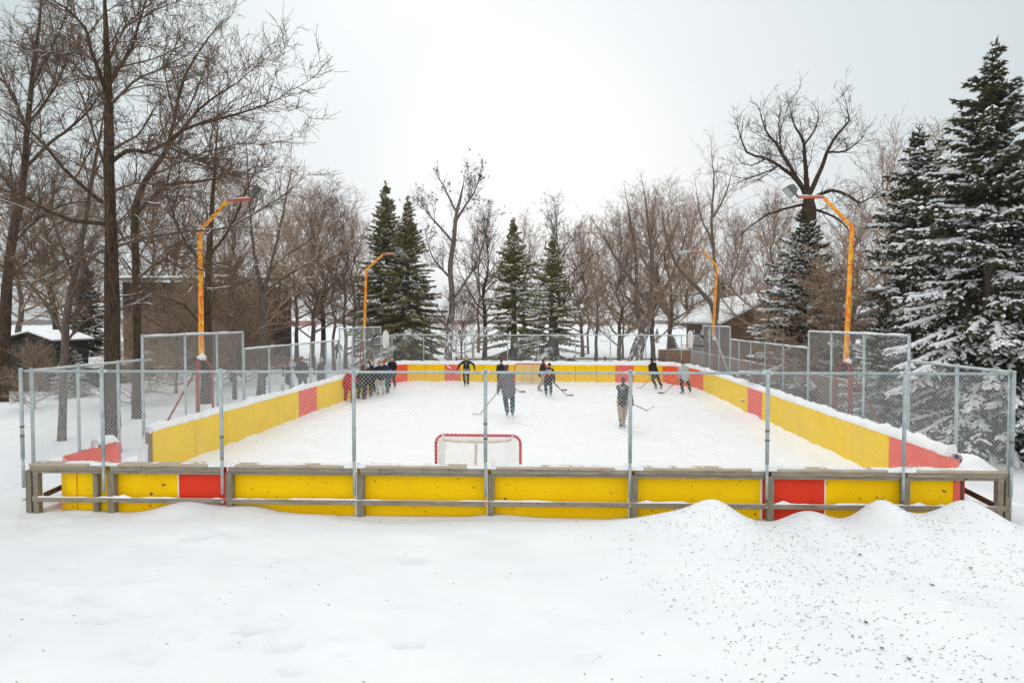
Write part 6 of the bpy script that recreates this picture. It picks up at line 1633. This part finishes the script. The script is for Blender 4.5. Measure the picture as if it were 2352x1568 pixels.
up_ = thing('utility_pole', 'thin plain grey pole standing on the snow just short of the slim orange mast', 'pole', (at(820, 700, 60).x, 60, .0))
MB().tube([(0, 0, -.3), (0, 0, 6.2)], [.07, .05], 8).build('pole', M['galv'], up_, smooth=True)
MB().tube([(0, 0, 5.9), (-.5, 0, 6.1)], .03, 6).build('arm', M['galv'], up_, smooth=True)

# ------------------------------------------------------------------ winter air
hz = MB(); hz.box((-1150, -30, -4), (1150, 1150, 40)).build('haze', M['snow'])
hm_ = bpy.data.materials.new('haze_air'); hm_.use_nodes = True; hn_ = hm_.node_tree
hn_.nodes.remove(hn_.nodes['Principled BSDF']); pv = hn_.nodes.new('ShaderNodeVolumePrincipled')
pv.inputs['Color'].default_value = (.97, .98, 1, 1); pv.inputs['Density'].default_value = .00045; pv.inputs['Anisotropy'].default_value = .2
hn_.links.new(pv.outputs['Volume'], hn_.nodes['Material Output'].inputs['Volume'])
ho_ = bpy.data.objects['haze']; ho_.data.materials.clear(); ho_.data.materials.append(hm_)
tag(ho_, 'pale cold winter haze over the park', 'haze', kind='stuff')

# ------------------------------------------------------------------ sky and light
SUN_EL, SUN_AZ = math.radians(38), math.radians(-15)      # azimuth from +y towards +x
w = bpy.data.worlds.new('World'); SC.world = w; w.use_nodes = True
nt = w.node_tree; N = nt.nodes; L = nt.links
bg = N['Background']
sky = N.new('ShaderNodeTexSky'); sky.sky_type = 'NISHITA'; sky.sun_disc = False
sky.sun_elevation = SUN_EL; sky.sun_rotation = SUN_AZ; sky.air_density = 1.0; sky.dust_density = 6.0; sky.ozone_density = 1.0
hs_ = N.new('ShaderNodeHueSaturation'); hs_.inputs['Saturation'].default_value = .12; L.new(sky.outputs['Color'], hs_.inputs['Color'])
# overcast deck: glow ahead, lens-corner darkening painted in, brightness added behind the camera
tc = N.new('ShaderNodeTexCoord')
gd = Vector((-.02, .985, .16)).normalized()
dt = N.new('ShaderNodeVectorMath'); dt.operation = 'DOT_PRODUCT'; L.new(tc.outputs['Generated'], dt.inputs[0]); dt.inputs[1].default_value = gd
m01 = N.new('ShaderNodeMapRange'); L.new(dt.outputs['Value'], m01.inputs['Value']); m01.inputs['From Min'].default_value = -1; m01.inputs['From Max'].default_value = 1
cr = N.new('ShaderNodeValToRGB'); L.new(m01.outputs['Result'], cr.inputs['Fac'])
CLOUD = ((0.0, (10, 10, 10)), (.45, (9.8, 9.85, 9.9)), (.72, (7.4, 7.75, 7.9)), (.866, (4.1, 4.75, 4.9)), (.91, (4.9, 5.45, 5.6)), (.953, (5.6, 6.0, 6.15)), (.979, (6.15, 6.4, 6.55)), (.992, (7.0, 7.1, 7.15)), (1.0, (8.2, 8.2, 8.2)))
e = cr.color_ramp.elements
while len(e) < len(CLOUD): e.new(.5)
for el_, (p_, c_) in zip(e, CLOUD): el_.position = p_; el_.color = (*[v / 10 for v in c_], 1)
nz = N.new('ShaderNodeTexNoise'); nz.inputs['Scale'].default_value = 1.6; nz.inputs['Detail'].default_value = 3; L.new(tc.outputs['Generated'], nz.inputs['Vector'])
mr = N.new('ShaderNodeMapRange'); L.new(nz.outputs['Fac'], mr.inputs['Value']); mr.inputs['To Min'].default_value = 9.7; mr.inputs['To Max'].default_value = 10.3
sc_ = N.new('ShaderNodeVectorMath'); sc_.operation = 'SCALE'; L.new(cr.outputs['Color'], sc_.inputs[0]); L.new(mr.outputs['Result'], sc_.inputs['Scale'])
mx = N.new('ShaderNodeMix'); mx.data_type = 'RGBA'; mx.inputs['Factor'].default_value = .97
L.new(hs_.outputs['Color'], mx.inputs[6]); L.new(sc_.outputs['Vector'], mx.inputs[7])
L.new(mx.outputs[2], bg.inputs['Color']); bg.inputs['Strength'].default_value = .12
sd = bpy.data.lights.new('sun', 'SUN'); sd.energy = .9; sd.angle = math.radians(25); sd.color = (1, .97, .93)
so = bpy.data.objects.new('sun', sd); COL.objects.link(so)
sv = Vector((math.sin(SUN_AZ) * math.cos(SUN_EL), math.cos(SUN_AZ) * math.cos(SUN_EL), math.sin(SUN_EL)))
so.rotation_euler = sv.to_track_quat('Z', 'Y').to_euler(); so.location = (0, 0, 60)

SC.view_settings.view_transform = 'Standard'; SC.view_settings.look = 'None'; SC.view_settings.exposure = 0.2; SC.view_settings.gamma = 1.0
SC.render.engine = 'CYCLES'
SC.cycles.max_bounces = 6; SC.cycles.diffuse_bounces = 4; SC.cycles.use_denoising = True
